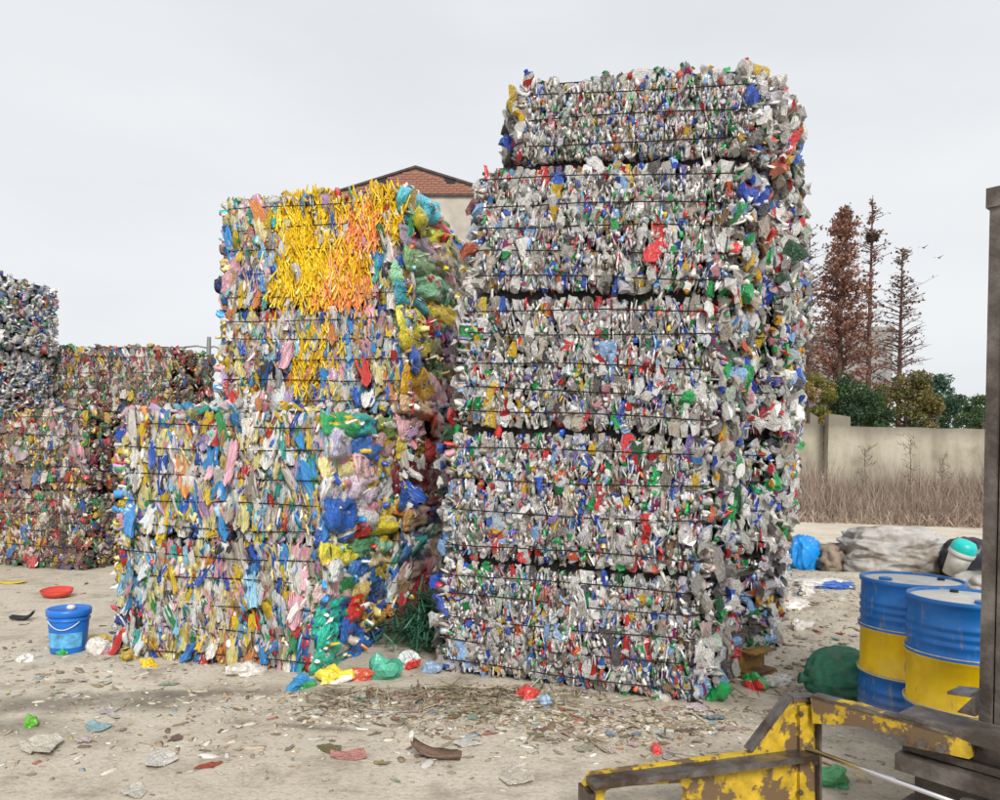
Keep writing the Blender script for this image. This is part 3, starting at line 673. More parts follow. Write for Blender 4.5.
def conifer(px, ytop, Y, wpx, dens, cols, label, leafy, low=.3, bare_mid=None):
    r = random.Random(px+1); g = np.random.default_rng(px); b = at(px-1, 440, Y); t = at(px+2, ytop, Y); h = t.z; R = wpx*Y/F_PX/2
    root = empty('bare_conifer', (b.x, Y, 0), 0, label=label, cat='tree', group='tall bare conifers behind the wall')
    m = MB(); m.tube([(0, 0, -.1), (.0, 0, h*.5), (.02, 0, h*.93), (.03, 0, h)], [.20, .13, .04, .015], 7); m.build('trunk', M_REDBARK, root, True)
    tw = MB(); P_ = []
    nb_ = int(170*dens)
    for i in range(nb_):
        k = r.random()**.85; z = h*(low+(1-low)*k*.985); prof = (1-(z/h-low)/(1-low))
        L = R*(.2+1.35*min(1, prof*1.3)**.75)*r.uniform(.55, 1.1)
        L *= .65+.75*(mnoise.noise(Vector((z*.9, px, 0)))*.5+.5)
        if bare_mid and bare_mid[0] < z/h < bare_mid[1]: L *= .55
        a = r.uniform(0, 6.28); up = r.uniform(.15, .6); q = Vector((math.cos(a)*L, math.sin(a)*L, z+L*up)); mid = Vector((math.cos(a)*L*.5, math.sin(a)*L*.5, z+L*up*.65))
        tw.tube([(0, 0, z), mid, q], [.035, .022, .008], 4, cap=False)
        for w in range(6):
            f0 = r.uniform(.2, 1); bp = Vector((0, 0, z)).lerp(q, f0); e = bp+Vector((r.gauss(0, .3), r.gauss(0, .3), r.uniform(-.1, .35)))*min(1.2, L); tw.tube([bp, e], [.014, .006], 3, cap=False)
            for k2 in range(leafy if r.random() < .8 else leafy//2): P_.append(bp.lerp(e, r.random())+Vector((r.gauss(0, .09), r.gauss(0, .09), r.gauss(0, .10))))
    tw.build('branches', M_REDBARK, root)
    if P_:
        P_ = np.array(P_); n = len(P_); cc = np.array(cols)[g.integers(0, len(cols), n)]*g.uniform(.6, 1.3, (n, 1)); s = g.uniform(.10, .24, (n, 1, 1))
        obj('crown', merge_mesh('crown', [(LEAF, rand_rot(n)*s, P_, cc)], M_LEAF), root)
    return root
RB = [(.24, .115, .08), (.29, .145, .10), (.18, .09, .065)]; GB = [(.17, .11, .09), (.22, .14, .11)]
conifer(839, 207, 46, 52, 1.35, [(.36, .19, .14), (.40, .23, .175), (.28, .15, .115)], 'tall red brown conifer with dense dead foliage, next to the bottle stack', 8, .22)
t2 = conifer(868, 195, 47, 36, .7, RB, 'tall thin bare conifer carrying a dark nest near its top', 1, .30, (.45, .74))
conifer(899, 247, 48, 42, .75, GB, 'shorter sparse grey bare conifer right of the other two', 1, .35)
conifer(806, 225, 52, 40, .55, GB, 'faint bare conifer just emerging from behind the bottle stack', 1, .3)
nst = at(869, 237, 46.9); m = MB()
for i in range(90):
    a = rnd.uniform(0, 6.28); rr = .30*rnd.uniform(.5, 1); z = rnd.uniform(-.24, .22); p = Vector((math.cos(a)*rr, math.sin(a)*rr, z)); d = Vector((-math.sin(a), math.cos(a), rnd.uniform(-.3, .3)))*.28; m.tube([p-d, p+d], .03, 3, cap=False)
m.lathe([(.08, -.26), (.27, -.15), (.31, .04), (.24, .19), (.08, .22)], 9)
tag(m.build('bird_nest', M_BARK, None, M=Matrix.Translation((t2.location.x+.03, 46.97, nst.z))), 'dark round bird nest of twigs high in the thin conifer', 'nest')
M_BIRD = simple('bird_dark', (.05, .05, .05), .2, 4)
for px, py, lb in ((923.5, 248, 'upper one of two tiny birds in the sky right of the conifers'), (939, 258, 'lower one of two tiny birds in the sky right of the conifers')):
    c = at(px, py, 60); b = empty('bird', c, .6, label=lb, cat='bird', group='birds in the sky')
    m = MB(); m.tube([(-.18, 0, 0), (-.05, 0, .01), (.1, 0, .01), (.2, 0, .03)], [.02, .05, .045, .02], 6); m.build('body', M_BIRD, b, True)
    for s in (-1, 1):
        m = MB(); m.add([(.08, 0, .02), (-.06, 0, .02), (-.05, s*.3, .13), (.03, s*.3, .14), (-.02, s*.45, .08), (.08, 0, .035), (-.06, 0, .035), (-.05, s*.3, .14), (.03, s*.3, .15), (-.02, s*.45, .09)], [(0, 1, 2, 3), (3, 2, 4), (5, 8, 7, 6), (8, 9, 7)]); m.build('wing', M_BIRD, b)

# dry weeds at the foot of the wall
n = 32000; s = rng.uniform(-2.4, 14.5, n); dpt = rng.uniform(.15, 1.0, n)**1.3*2.4; X = WA[0]+WD.x*s+WD.y*dpt; Y = WA[1]+WD.y*s-WD.x*dpt
hgt = (.62+1.2*np.array([mnoise.noise(Vector((a*.5, 0, 7)))*.5+.5 for a in s]))*rng.uniform(.3, 1.3, n)**1.5*(1.3-.34*dpt)
az = np.stack([rng.normal(0, .34, n), rng.normal(0, .3, n), np.ones(n)], 1); az /= np.linalg.norm(az, axis=1, keepdims=True)
ax = np.cross(az, rng.normal(size=(n, 3))); ax /= np.linalg.norm(ax, axis=1, keepdims=True); ay = np.cross(az, ax)
wc = np.array([(.39, .305, .25), (.47, .375, .31), (.31, .24, .20), (.54, .44, .36)])[rng.integers(0, 4, n)]*rng.uniform(.7, 1.2, (n, 1))
bt = (BLADE, rotm(ax, ay, az, np.stack([rng.uniform(.008, .02, n), hgt*.4, hgt], 1)), np.stack([X, Y, np.full(n, .0)], 1), wc)
n2 = 9000; s2 = rng.uniform(-2.4, 14.5, n2); d2 = rng.uniform(1.0, 3.0, n2); X2 = WA[0]+WD.x*s2+WD.y*d2; Y2 = WA[1]+WD.y*s2-WD.x*d2
h2 = rng.uniform(.12, .42, n2)*(.5+np.array([mnoise.noise(Vector((a*.35, b, 2)))*.9+.6 for a, b in zip(s2, d2)]).clip(.05, 1.4))
az2 = np.stack([rng.normal(0, .5, n2), rng.normal(0, .5, n2), np.ones(n2)], 1); az2 /= np.linalg.norm(az2, axis=1, keepdims=True); ax2 = np.cross(az2, rng.normal(size=(n2, 3))); ax2 /= np.linalg.norm(ax2, axis=1, keepdims=True)
wc2 = np.array([(.50, .39, .31), (.43, .33, .26), (.38, .29, .23)])[rng.integers(0, 3, n2)]*rng.uniform(.75, 1.15, (n2, 1))
bt2 = (BLADE, rotm(ax2, np.cross(az2, ax2), az2, np.stack([rng.uniform(.015, .04, n2), h2*.7, h2], 1)), np.stack([X2, Y2, np.zeros(n2)], 1), wc2)
tag(obj('dry_weeds', merge_mesh('dry_weeds', [bt, bt2], leaf_mat('dry_stalks', .2))), 'tangle of dry brown weeds along the foot of the back wall', 'weeds', kind='stuff')
for px, h, lb in ((908, 2.45, 'tallest dead weed stalk, right of the middle of the cream wall'), (941, 1.9, 'dead weed stalk against the cream wall, nearest the forklift mast'), (863, 2.1, 'dead weed stalk against the cream wall, nearest its pier')):     # taller dead stalks against the wall
    b = at(px, 470, 22.0 if px < 900 else 21.4); m = MB(); r = random.Random(px); L = [(0, 0, 0), (.08, 0, h*.5), (r.uniform(-.2, .2), 0, h*.93)]; m.tube(L, [.013, .009, .004], 5)
    for i in range(26):
        z = h*r.uniform(.35, .95); a = r.uniform(0, 6.28); q = Vector((.04, 0, z)); e = q+Vector((math.cos(a), math.sin(a)*.4, r.uniform(.1, 1.6)))*r.uniform(.06, .28); m.tube([q, e], [.005, .003], 3)
        for _ in range(3): m.tube([e, e+Vector((r.gauss(0, .1), r.gauss(0, .05), r.gauss(.05, .08)))], [.006, .003], 3)
    tag(m.build('dead_stalk', M_BARK, None, M=Matrix.Translation((b.x, b.y, 0))), lb, 'weed', 'dead stalks against the wall')

# ------------------------------------------------------------ the bales
# tall stack of bottle bales; front column measured row by row
TF = Frame(-.4, 5.64, 20); RZ = [0, .84, 1.785, 2.73, 3.63, 4.20]; ROWS = [(0.0, 1.84), (.03, 1.87), (.09, 1.90), (.16, 1.98), (.50, 2.10)]; TILT = [0, .004, .04, .072, .088]
ORD = ['bottom', 'second', 'third', 'fourth', 'topmost']
for i, (x0, x1) in enumerate(ROWS):
    H = RZ[i+1]-RZ[i]; cx, cy = TF.xy((x0+x1)/2, .6)
    lab = ['bottom bale of the tall front column of crushed clear bottles, resting on the ground', 'second bale from the ground in the tall front column of crushed clear bottles', 'middle, third bale of the tall front column of crushed clear bottles',
           'fourth bale of the tall front column of crushed clear bottles, under the topmost', 'topmost, thinner bale of crushed bottles on the tall front column'][i]
    bale((cx, cy, RZ[i]), TF.yaw+rnd.uniform(-.012, .012), x1-x0, 1.18, H-.026, lab, 'bottle bales of the tall stack', 'bottle', endb=.13 if i < 4 else .2, front=250, right=88, left=40, top=70 if i == 4 else (12 if i == 3 else 0), seed=20+i, wires=[5, 4, 5, 5, 3][i], name='bottle_bale', tilt=(0, TILT[i]))
for c in range(4):
    zz = 0
    for i in range(5):
        H = [.86, .93, .94, .93, .56][i]+rnd.uniform(-.02, .02); xr = [2.26, 2.28, 2.30, 2.32][c]+[-.10, -.02, .02, .05, -.02][i]+rnd.uniform(-.04, .05)
        cx, cy = TF.xy(xr-.9, 1.25+.6+c*1.24)
        bale((cx, cy, zz), TF.yaw+rnd.uniform(-.04, .04), 1.8, 1.18, H-.026, '%s bale of bottles in the column %s the tall front column' % (['bottom', 'second', 'third', 'fourth', 'topmost'][i], ['directly behind', 'two places behind', 'three places behind', 'four places behind'][c]),
             'bottle bales of the tall stack', 'bottle', endb=.11, front=40, fclip=.7, right=125 if c < 3 else 90, left=0, top=40 if i == 4 else 0, dens=.75, seed=60+c*5+i, wires=4, name='bottle_bale')
        zz += H
# left stack of coloured bag bales
LF = Frame(-2.91, 5.91, 13.5)
def zoneY(a, b):
    x = 222+a*178; y = 307-b*117
    if 277 < x < 311 and y < 300 and not (y < 212 and x > 300): return P_YELLOW
    if 308 < x < 328 and (y < 215 or 238 < y < 300): return P_YELLOW
    if 340 < x < 376 and 214 < y < 250: return P_ORANGE
    if 310 < x < 328 and y >= 255: return P_ORANGE
    if 326 < x < 362 and 246 < y < 290: return P_YELLOW if (x+y) % 23 < 13 else P_ORANGE
    if 315 < x < 366 and y >= 288: return P_ORANGE
    if 358 < x < 392 and y < 232: return P_YELLOW
    return None
def zoneO(a, b):
    if .42 < a < .62 and .2 < b < .8 and (a*37+b*11) % 1 < .6: return P_YELLOW
    return None
E_F2 = [(.8, ['#2f9a55', '#3aa79a', '#6a8f4a']), (1, ['#b7a6cf', '#3d66b0', '#c7a0a8']), (1, ['#e6d58a', '#e2b8b0', '#b9a45c']), (1.1, ['#e9e2ea', '#d9c4e0', '#e2dfd8']), (1.1, ['#2b62b8', '#dfe2e4', '#c9a95a']), (.7, ['#3159a8', '#c6382e', '#d8bd3c'])]
E_F1 = [(.8, ['#d9c046', '#5a9a6a', '#7fb3a4']), (.8, ['#dfe0e0', '#3f73b8', '#c9b79a']), (1.1, ['#d9aaa8', '#cdb27a', '#2c5fa6', '#c7b23c']), (1, ['#2fb0a0', '#c82e2c', '#2b58a0']), (1.1, ['#35b79c', '#2a63b4', '#d0b24a']), (1, ['#2fae9a', '#2d6fc0', '#2a5fb0'])]
E_B4 = [(.9, ['#5fb4d8', '#c93030', '#2468b8']), (.9, ['#d8cf3c', '#d6c43a', '#8a8a6a']), (1, ['#8f7f96', '#9a9286', '#8c8478']), (1, ['#7fa678', '#7c8f6c', '#8f8478']), (1, ['#9ec49c', '#4f9470', '#b8a23a']), (1, ['#3a9aa8', '#d9b83a', '#94453a'])]
E_B3 = [(1, ['#d9cc5a', '#b2282c', '#5a2f66']), (1, ['#d8c23c', '#8f8a5c', '#6a4a6a']), (1, ['#1f4fae', '#6f8a6a', '#7a6a4c']), (1.3, ['#d2a834', '#c79aa4', '#8a5c5a']), (.8, ['#e0bc8a', '#c99aa0', '#9a3a36'])]
E_L2 = [(.9, ['#d0a8a0', '#b8322e', '#8f3a3a']), (.9, ['#c2b04a', '#a83a3a', '#2a4f90']), (1.6, ['#5e1c22', '#571a20', '#2a4a84']), (.9, ['#2c4f92', '#8a2a34', '#2f5f9a']), (.8, ['#a88a4a', '#28447c', '#3d6a9a'])]
E_L1 = [(.8, ['#26447e', '#2a7a58', '#3a6a90']), (1, ['#3a6aa0', '#c9a8a0', '#2c4f80']), (1, ['#b8948c', '#c07a84', '#9a8a8a']), (1.2, ['#a81f26', '#7a2a30', '#2a4f7a']), (1.4, ['#2f5f48', '#3a5f58', '#28406a'])]
def lbale(x0, x1, y0, z0, H, lab, D=1.17, **kw):
    cx, cy = LF.xy((x0+x1)/2, y0+D/2); return bale((cx, cy, z0), LF.yaw+rnd.uniform(-.012, .012), x1-x0, D, H-.026, lab, 'coloured bag bales of the left stack', 'bag', name='bag_bale', **kw)
lbale(-.0, 1.71, 0, 0, .93, 'bottom front bale of colourful plastic bags with teal and blue bags on its end', front=430, right=30, left=60, top=10, ends=E_F1, seed=31, wires=5)
lbale(-.02, 1.73, .02, .93, .96, 'second front bale of colourful plastic bags with pale pink and white bags on its end', front=430, right=30, left=70, top=90, ends=E_F2, seed=32, wires=5)
lbale(.02, 1.84, 1.24, 0, .95, 'bottom bale of the rear column of plastic bags, in the dark gap behind green strapping', front=50, fclip=.8, right=30, ends=E_L1, D=1.7, seed=33, wires=5, dens=.7)
lbale(.02, 1.86, 1.24, .95, 1.0, 'second bale of the rear column of plastic bags, dark red and blue in the gap', front=50, fclip=.8, right=30, ends=E_L2, D=1.7, seed=34, wires=5, dens=.7)
lbale(.03, 1.85, 1.22, 1.95, .94, 'third bale of the rear column of plastic bags, below the yellow raffia bale', front=430, right=30, left=70, top=12, ends=E_B3, zone=zoneO, D=1.7, seed=35, wires=5)
lbale(.05, 1.85, 1.22, 2.89, 1.02, 'top bale of plastic bags with shredded yellow and orange raffia on its front', front=400, right=30, left=80, top=100, ends=E_B4, zone=zoneY, D=1.7, seed=36, wires=5)
# far left stack
KF = Frame(-6.58, 10.18, 12.5)
def kbale(x0, x1, y0, z0, H, lab, style, **kw):
    cx, cy = KF.xy((x0+x1)/2, y0+.59); return bale((cx, cy, z0), KF.yaw, x1-x0, 1.17, H-.026, lab, 'bales of the far left stack', style, name='mixed_bale', **kw)
kbale(-.75, 1.27, 0, 0, 1.02, 'bottom bale of dull brown mixed plastic at the far left, on the ground', 'brown', front=330, right=90, top=6, seed=41, wires=5, dens=.8)
kbale(-.75, 1.25, 0, 1.02, 1.06, 'second bale of brown and red mixed plastic at the far left', 'brown', front=330, right=90, top=70, seed=42, wires=5, dens=.8)
kbale(-2.1, -.30, 0, 2.08, .82, 'grey and blue film bale under the white one at the far left edge', 'white', front=110, right=95, top=6, seed=43, wires=4, dens=.8)
kbale(-2.1, -.26, 0, 2.90, 1.0, 'topmost white and blue film bale at the far left edge', 'white', front=110, right=95, top=50, seed=44, wires=4, dens=.8)
kbale(-.65, 1.55, 1.24, 0, 1.02, 'bottom bale of the column behind the far left bales', 'brown', right=20, seed=45, wires=4, dens=.4)
kbale(-.65, 1.55, 1.24, 1.02, 1.06, 'second bale of the column behind the far left bales', 'brown', right=20, seed=46, wires=4, dens=.4)
kbale(-.65, 1.55, 1.24, 2.08, .98, 'top mixed bale behind the far left bales, against the sky', 'brown', front=330, right=50, top=70, seed=47, wires=4, dens=.8)

# ------------------------------------------------------------ steel drums
def drum_mat():
    m, t, p = mat('drum_paint', .38, .5); tcn = N(t, 'ShaderNodeTexCoord'); sx = N(t, 'ShaderNodeSeparateXYZ'); t.links.new(tcn.outputs['Object'], sx.inputs[0])
    r = N(t, 'ShaderNodeValToRGB'); r.color_ramp.interpolation = 'CONSTANT'; mr = N(t, 'ShaderNodeMath', operation='DIVIDE'); mr.inputs[1].default_value = .89; t.links.new(sx.outputs['Z'], mr.inputs[0]); t.links.new(mr.outputs[0], r.inputs['Fac'])
    e = r.color_ramp.elements; e[0].position = 0; e[0].color = (.008, .16, .54, 1); e[1].position = .345; e[1].color = (.95, .61, .004, 1); q = e.new(.655); q.color = (.008, .16, .54, 1)
    n = noise_node(t, 5, 7, .65); g = ramp(t, n.outputs['Fac'], [(.35, (.78, .77, .75)), (.6, (1, 1, 1))]); c = mixc(t, 1, r.outputs['Color'], g.outputs['Color'], 'MULTIPLY')
    sc_ = noise_node(t, 14, 6, .7, vec_scale=(1, 1, .25)); gs = ramp(t, sc_.outputs['Fac'], [(.57, (0, 0, 0)), (.66, (.8, .8, .8))]); c = mixc(t, gs.outputs['Color'], c, (.30, .24, .17))
    wn = noise_node(t, 3, 6, .7); ad = N(t, 'ShaderNodeMath', operation='MULTIPLY_ADD'); t.links.new(wn.outputs['Fac'], ad.inputs[0]); ad.inputs[1].default_value = -.35; t.links.new(sx.outputs['Z'], ad.inputs[2]); md = N(t, 'ShaderNodeMapRange'); md.inputs['From Min'].default_value = -.12; md.inputs['From Max'].default_value = .05; md.inputs['To Min'].default_value = .7; md.inputs['To Max'].default_value = 0; t.links.new(ad.outputs[0], md.inputs['Value']); c = mixc(t, md.outputs['Result'], c, (.33, .27, .20))   # splashed mud at the foot
    t.links.new(c, p.inputs['Base Color']); bump(t, p, noise_node(t, 3.5, 3).outputs['Fac'], .25, .05); return m
M_DRUM = drum_mat()
M_DRUMTOP = simple('drum_top', (.62, .60, .54), .15, 5, .5, .5, dirt=(.25, .30, .40), dirt_amt=.25)
M_BLUE = simple('blue_paint', (.012, .15, .46), .2, 7, .4)
M_SEAM = simple('pale_scuff', (.55, .53, .42), .3, 20, .6)
def drum(x, y, rz, label):
    root = empty('oil_drum', (x, y, gz(x, y)-.005), rz, label=label, cat='drum', group='blue and yellow oil drums')
    R = .288; H = .89; prof = [(R-.012, 0), (R+.008, .004), (R+.008, .022), (R, .03)]
    def ridge(z, h=.011, w=.02): return [(R, z-w), (R+h, z-w*.35), (R+h, z+w*.35), (R, z+w)]
    for z in (.10, .155, .21): prof += ridge(z, .007, .018)
    prof += ridge(.306, .014); prof += ridge(.584, .014)
    for z in (.66, .705, .75): prof += ridge(z, .007, .016)
    prof += [(R, H-.03), (R+.010, H-.022), (R+.010, H), (R-.008, H), (R-.010, H-.016)]
    m = MB(); m.lathe(prof, 56, cap1=False); b = m.build('shell', M_DRUM, root, True)
    m = MB(); m.lathe([(R-.009, H-.014), (R-.03, H-.012), (.12, H-.010)], 48, cap0=False); m.build('lid', M_DRUMTOP, root, True)
    m = MB(); m.lathe([(.038, H-.011), (.038, H+.004), (.028, H+.007)], 16, c=(-.17, .05, 0)); m.build('bung', M_BLUE, root)
    m = MB(); m.lathe([(.022, H-.011), (.022, H+.002), (.016, H+.004)], 14, c=(.18, -.06, 0)); m.build('bung', M_DARK, root)
    for z in (.306, .584):
        m = MB(); m.tube([((R+.0135)*math.cos(a), (R+.0135)*math.sin(a), z+.016) for a in [2*PI*i/48 for i in range(49)]], .0035, 4, cap=False); m.build('worn_hoop', M_SEAM, root)
    return root
drum(2.585, 4.80, .4, 'farther blue and yellow steel drum beside the green sack')
drum(2.555, 4.18, 1.7, 'nearer blue and yellow steel drum half hidden by the forklift mast')

# ------------------------------------------------------------ bale clamp forklift at the right edge
M_YEL = simple('worn_yellow', (.50, .33, .02), .35, 19, .5, .5, dirt=(.15, .095, .05), dirt_amt=.27, bmp=.15, sharp=True)
M_STEEL = simple('dirty_steel', (.145, .125, .11), .35, 12, .55, .5, .25, dirt=(.07, .055, .045), dirt_amt=.4, bmp=.2)
M_WEAR = simple('worn_edge', (.20, .185, .175), .3, 16, .35, .6, .7, dirt=(.10, .07, .05), bmp=.15)
M_CHROME, tt, pp = mat('chrome', .25, .5, 1); pp.inputs['Base Color'].default_value = (.75, .76, .8, 1)
M_RUBBER = simple('rubber', (.025, .025, .026), .3, 10, .85)
C0 = (1.47, 3.58); AF = Frame(C0[0], C0[1], -16); RF = Frame(C0[0], C0[1], 50)
fk = empty('clamp_forklift', (2.75, 3.3, 0), 0, label='worn bale clamp forklift with yellow arm and dark steel mast, cut by the right edge', cat='forklift')
fk_inv = Matrix.Translation((-2.75, -3.3, 0))
def framed(name, F, m, mtl, parent=None, smooth=False):
    """mesh drawn in the frame's own (along, away, up) axes"""
    Mx = Matrix(((F.ex[0], F.ey[0], 0, F.o[0]), (F.ex[1], F.ey[1], 0, F.o[1]), (0, 0, 1, 0), (0, 0, 0, 1)))
    me = mesh(name, m.v, m.f, mtl, smooth, m.mi); me.transform(fk_inv @ Mx); return obj(name, me, parent or fk)
def A(px, py, ly=0): return AF.hit(px, py, ly)
outer = [A(*p) for p in ((584, 800), (584, 786), (592, 774), (752, 753), (792, 699), (815, 699), (815, 860), (792, 905), (752, 862), (592, 838), (584, 828))]
slot = [A(*p) for p in ((603, 801), (606, 791), (614, 787), (678, 783), (686, 788), (687, 800), (680, 809), (612, 812))]
m = MB(); v, f = poly_prism(outer, [slot], 0, .035); m.add(v, f); arm = framed('clamp_arm', AF, m, M_YEL)
def bar_on(name, F, p0, p1, w, y0, y1, mtl, parent, ext=0):
    """flat bar between two points of the frame's plane, w thick, from y0 to y1 deep"""
    a, b = Vector(p0), Vector(p1); d = (b-a).normalized(); n = Vector((-d.y, d.x))*w/2; a = a-d*ext; b = b+d*ext
    m = MB(); v, f = poly_prism([tuple(a-n), tuple(b-n), tuple(b+n), tuple(a+n)], [], y0, y1); m.add(v, f); return framed(name, F, m, mtl, parent)
bar_on('top_flange', AF, A(586, 779), A(806, 751), .028, -.085, -.001, M_WEAR, arm)
bar_on('bottom_flange', AF, A(590, 836), A(806, 856), .028, -.085, -.001, M_WEAR, arm)
bar_on('end_flange', AF, A(585, 786), A(585, 828), .03, -.08, .04, M_WEAR, arm)
bar_on('gusset_edge', AF, A(750, 751), A(791, 697), .014, -.012, .045, M_WEAR, arm)
bar_on('gusset_edge', AF, A(791, 698), A(817, 698), .02, -.02, .055, M_WEAR, arm)
bar_on('upright_flange', AF, A(804, 704), A(804, 858), .075, -.02, -.002, M_YEL, arm)
bar_on('upright_edge', AF, A(816.5, 701), A(816.5, 860), .012, -.03, .06, M_STEEL, arm)
m = MB(); v = []
pts = [A(800, 770), A(752, 768), A(690, 775), A(690, 798), A(750, 812), A(800, 815)]
def Rr(px, py, ly=0): return RF.hit(px, py, ly)
# slide bar that carries the arm, with its bolts
sl = [Rr(*p) for p in ((816, 695), (860, 702), (905, 717), (960, 734), (975, 741), (974, 756), (905, 742), (902, 733), (862, 724), (818, 721))]
m = MB(); v, f = poly_prism(sl, [], -.05, .0); m.add(v, f); sb = framed('slide_bar', RF, m, M_YEL)
bar_on('slide_edge', RF, Rr(817, 694), Rr(958, 731), .012, -.055, .01, M_WEAR, sb)
for px, py in ((910, 737), (928, 741), (947, 745)):
    s0, z0 = Rr(px, py); m = MB(); m.tube([(s0, -.07, z0), (s0, -.045, z0)], .017, 12); bo = framed('bolt', RF, m, M_STEEL, sb)
# carriage rails
def level(name, px, py0, py1, s1, y0, y1, mtl, parent=None):
    s0, za = Rr(px, py0); _, zb = Rr(px, py1); m = MB(); v, f = poly_prism([(s0, zb), (s1, zb), (s1, za), (s0, za)], [], y0, y1); m.add(v, f); return framed(name, RF, m, mtl, parent)
r1 = level('carriage_rail', 902, 711, 722, 1.55, -.045, .14, M_STEEL)
r2 = level('carriage_rail', 903, 742, 749, 1.55, -.005, .10, M_STEEL)
r3 = level('carriage_rail', 901, 750, 766, 1.55, -.06, .12, M_STEEL)
bp = level('back_plate', 913, 722, 850, 1.5, .03, .06, M_STEEL)
level('carriage_rail', 901, 800, 818, 1.55, -.06, .12, M_STEEL)
# hydraulic cylinder with its chrome rod
sA, zA = Rr(816, 748); sB, zB = Rr(962, 785, -.10)
m = MB(); m.tube([(sA-.03, -.04, zA), (sB+.1, -.10, zA-.005)], .0115, 14); framed('piston_rod', RF, m, M_CHROME, None, True)
m = MB(); m.tube([(sB, -.10, zA-.03), (sB+.02, -.10, zA-.03), (sB+.8, -.10, zA-.03)], [.058, .062, .062], 24); framed('cylinder', RF, m, M_STEEL, None, False)
for k in range(3):
    y0 = -.07-.02*k; m = MB(); m.tube([(sB+.1, y0-.02, zA-.09-.03*k), (sB+.2, y0-.03, zA-.02), (sB+.32, y0, zA+.10+.02*k), (sB+.5, y0+.03, zA+.16), (sB+.75, y0+.05, zA+.12)], .011, 8); framed('hydraulic_hose', RF, m, M_RUBBER, None, True)
for px, py in ((797, 712), (797, 790), (811, 760)):
    s0, z0 = A(px, py); m = MB(); m.tube([(s0, -.034, z0), (s0, -.02, z0)], .012, 6); framed('bolt', AF, m, M_STEEL, arm)
# mast: two channel rails each side, cross bars, chain
MS, MY = .64, .17
MT = 2.74
for s0, nm in ((MS, 0), (MS+.72, 1)):
    sg = 1 if nm == 0 else -1
    m = MB(); v, f = poly_prism([(s0, .06), (s0+sg*.045, .06), (s0+sg*.045, MT), (s0, MT)], [], MY, MY+.16); m.add(v, f); r_ = framed('mast_rail', RF, m, M_STEEL)
    m = MB(); v, f = poly_prism([(s0+sg*.051, .06), (s0+sg*.13, .06), (s0+sg*.13, MT-.06), (s0+sg*.051, MT-.06)], [], MY+.02, MY+.13); m.add(v, f); framed('inner_rail', RF, m, M_STEEL, r_)
    m = MB(); v, f = poly_prism([(s0-sg*.012, MT-.07), (s0+sg*.10, MT-.07), (s0+sg*.10, MT+.012), (s0-sg*.012, MT+.012)], [], MY-.01, MY+.15); m.add(v, f); framed('mast_cap', RF, m, M_STEEL, r_)
for z in (.4, 1.35, MT-.18):
    m = MB(); v, f = poly_prism([(MS+.14, z), (MS+.58, z), (MS+.58, z+.1), (MS+.14, z+.1)], [], MY+.05, MY+.10); m.add(v, f); framed('cross_bar', RF, m, M_STEEL)
m = MB(); m.tube([(MS+.36, MY+.1, .2), (MS+.36, MY+.1, 2.3)], .04, 14); framed('lift_cylinder', RF, m, M_STEEL, None, True)
# small bracket and gusset above the top rail, in front of the mast
s0, z0 = Rr(950, 690, .05); m = MB(); v, f = poly_prism([(s0, z0-.012), (MS+.02, z0-.004), (MS+.02, z0+.012), (s0, z0)], [], .02, .15); m.add(v, f); framed('bracket', RF, m, M_WEAR)
za = Rr(960, 713)[1]; m = MB(); v, f = poly_prism([(s0+.02, za-.02), (MS+.02, za-.02), (MS+.02, za+.07)], [], .07, .11); m.add(v, f); framed('gusset', RF, m, M_WEAR)
# chassis, wheels and guard, beyond the frame
for s0 in (MS-.02, MS+.66):
    m = MB(); m.tube([(s0, MY+.42, .28), (s0+.12, MY+.42, .28)], .28, 28); w_ = framed('wheel', RF, m, M_RUBBER); m = MB(); m.tube([(s0-.005, MY+.42, .28), (s0+.125, MY+.42, .28)], .15, 20); framed('rim', RF, m, M_YEL, w_)
m = MB(); v, f = poly_prism([(MS+.14, .2), (MS+.62, .2), (MS+.62, .62), (MS+.14, .62)], [], MY+.2, MY+1.9); m.add(v, f); framed('chassis', RF, m, M_YEL)
m = MB(); v, f = poly_prism([(MS+.0, .3), (MS+.76, .3), (MS+.76, 1.0), (MS+.0, 1.0)], [], MY+1.4, MY+2.1); m.add(v, f); framed('counterweight', RF, m, M_YEL)
for s0 in (MS+.08, MS+.64):
    for y0 in (MY+.5, MY+1.6):
        m = MB(); m.tube([(s0, y0, .55), (s0, y0+.05, 2.05)], .03, 8); framed('guard_post', RF, m, M_STEEL)
m = MB(); v, f = poly_prism([(MS+.0, 2.05), (MS+.72, 2.05), (MS+.72, 2.11), (MS+.0, 2.11)], [], MY+.45, MY+1.75); m.add(v, f); framed('guard_roof', RF, m, M_STEEL)
for s0 in (MS+.1, MS+.52):
    m = MB(); m.tube([(s0, MY+1.65, .22), (s0+.14, MY+1.65, .22)], .22, 24); framed('wheel', RF, m, M_RUBBER)

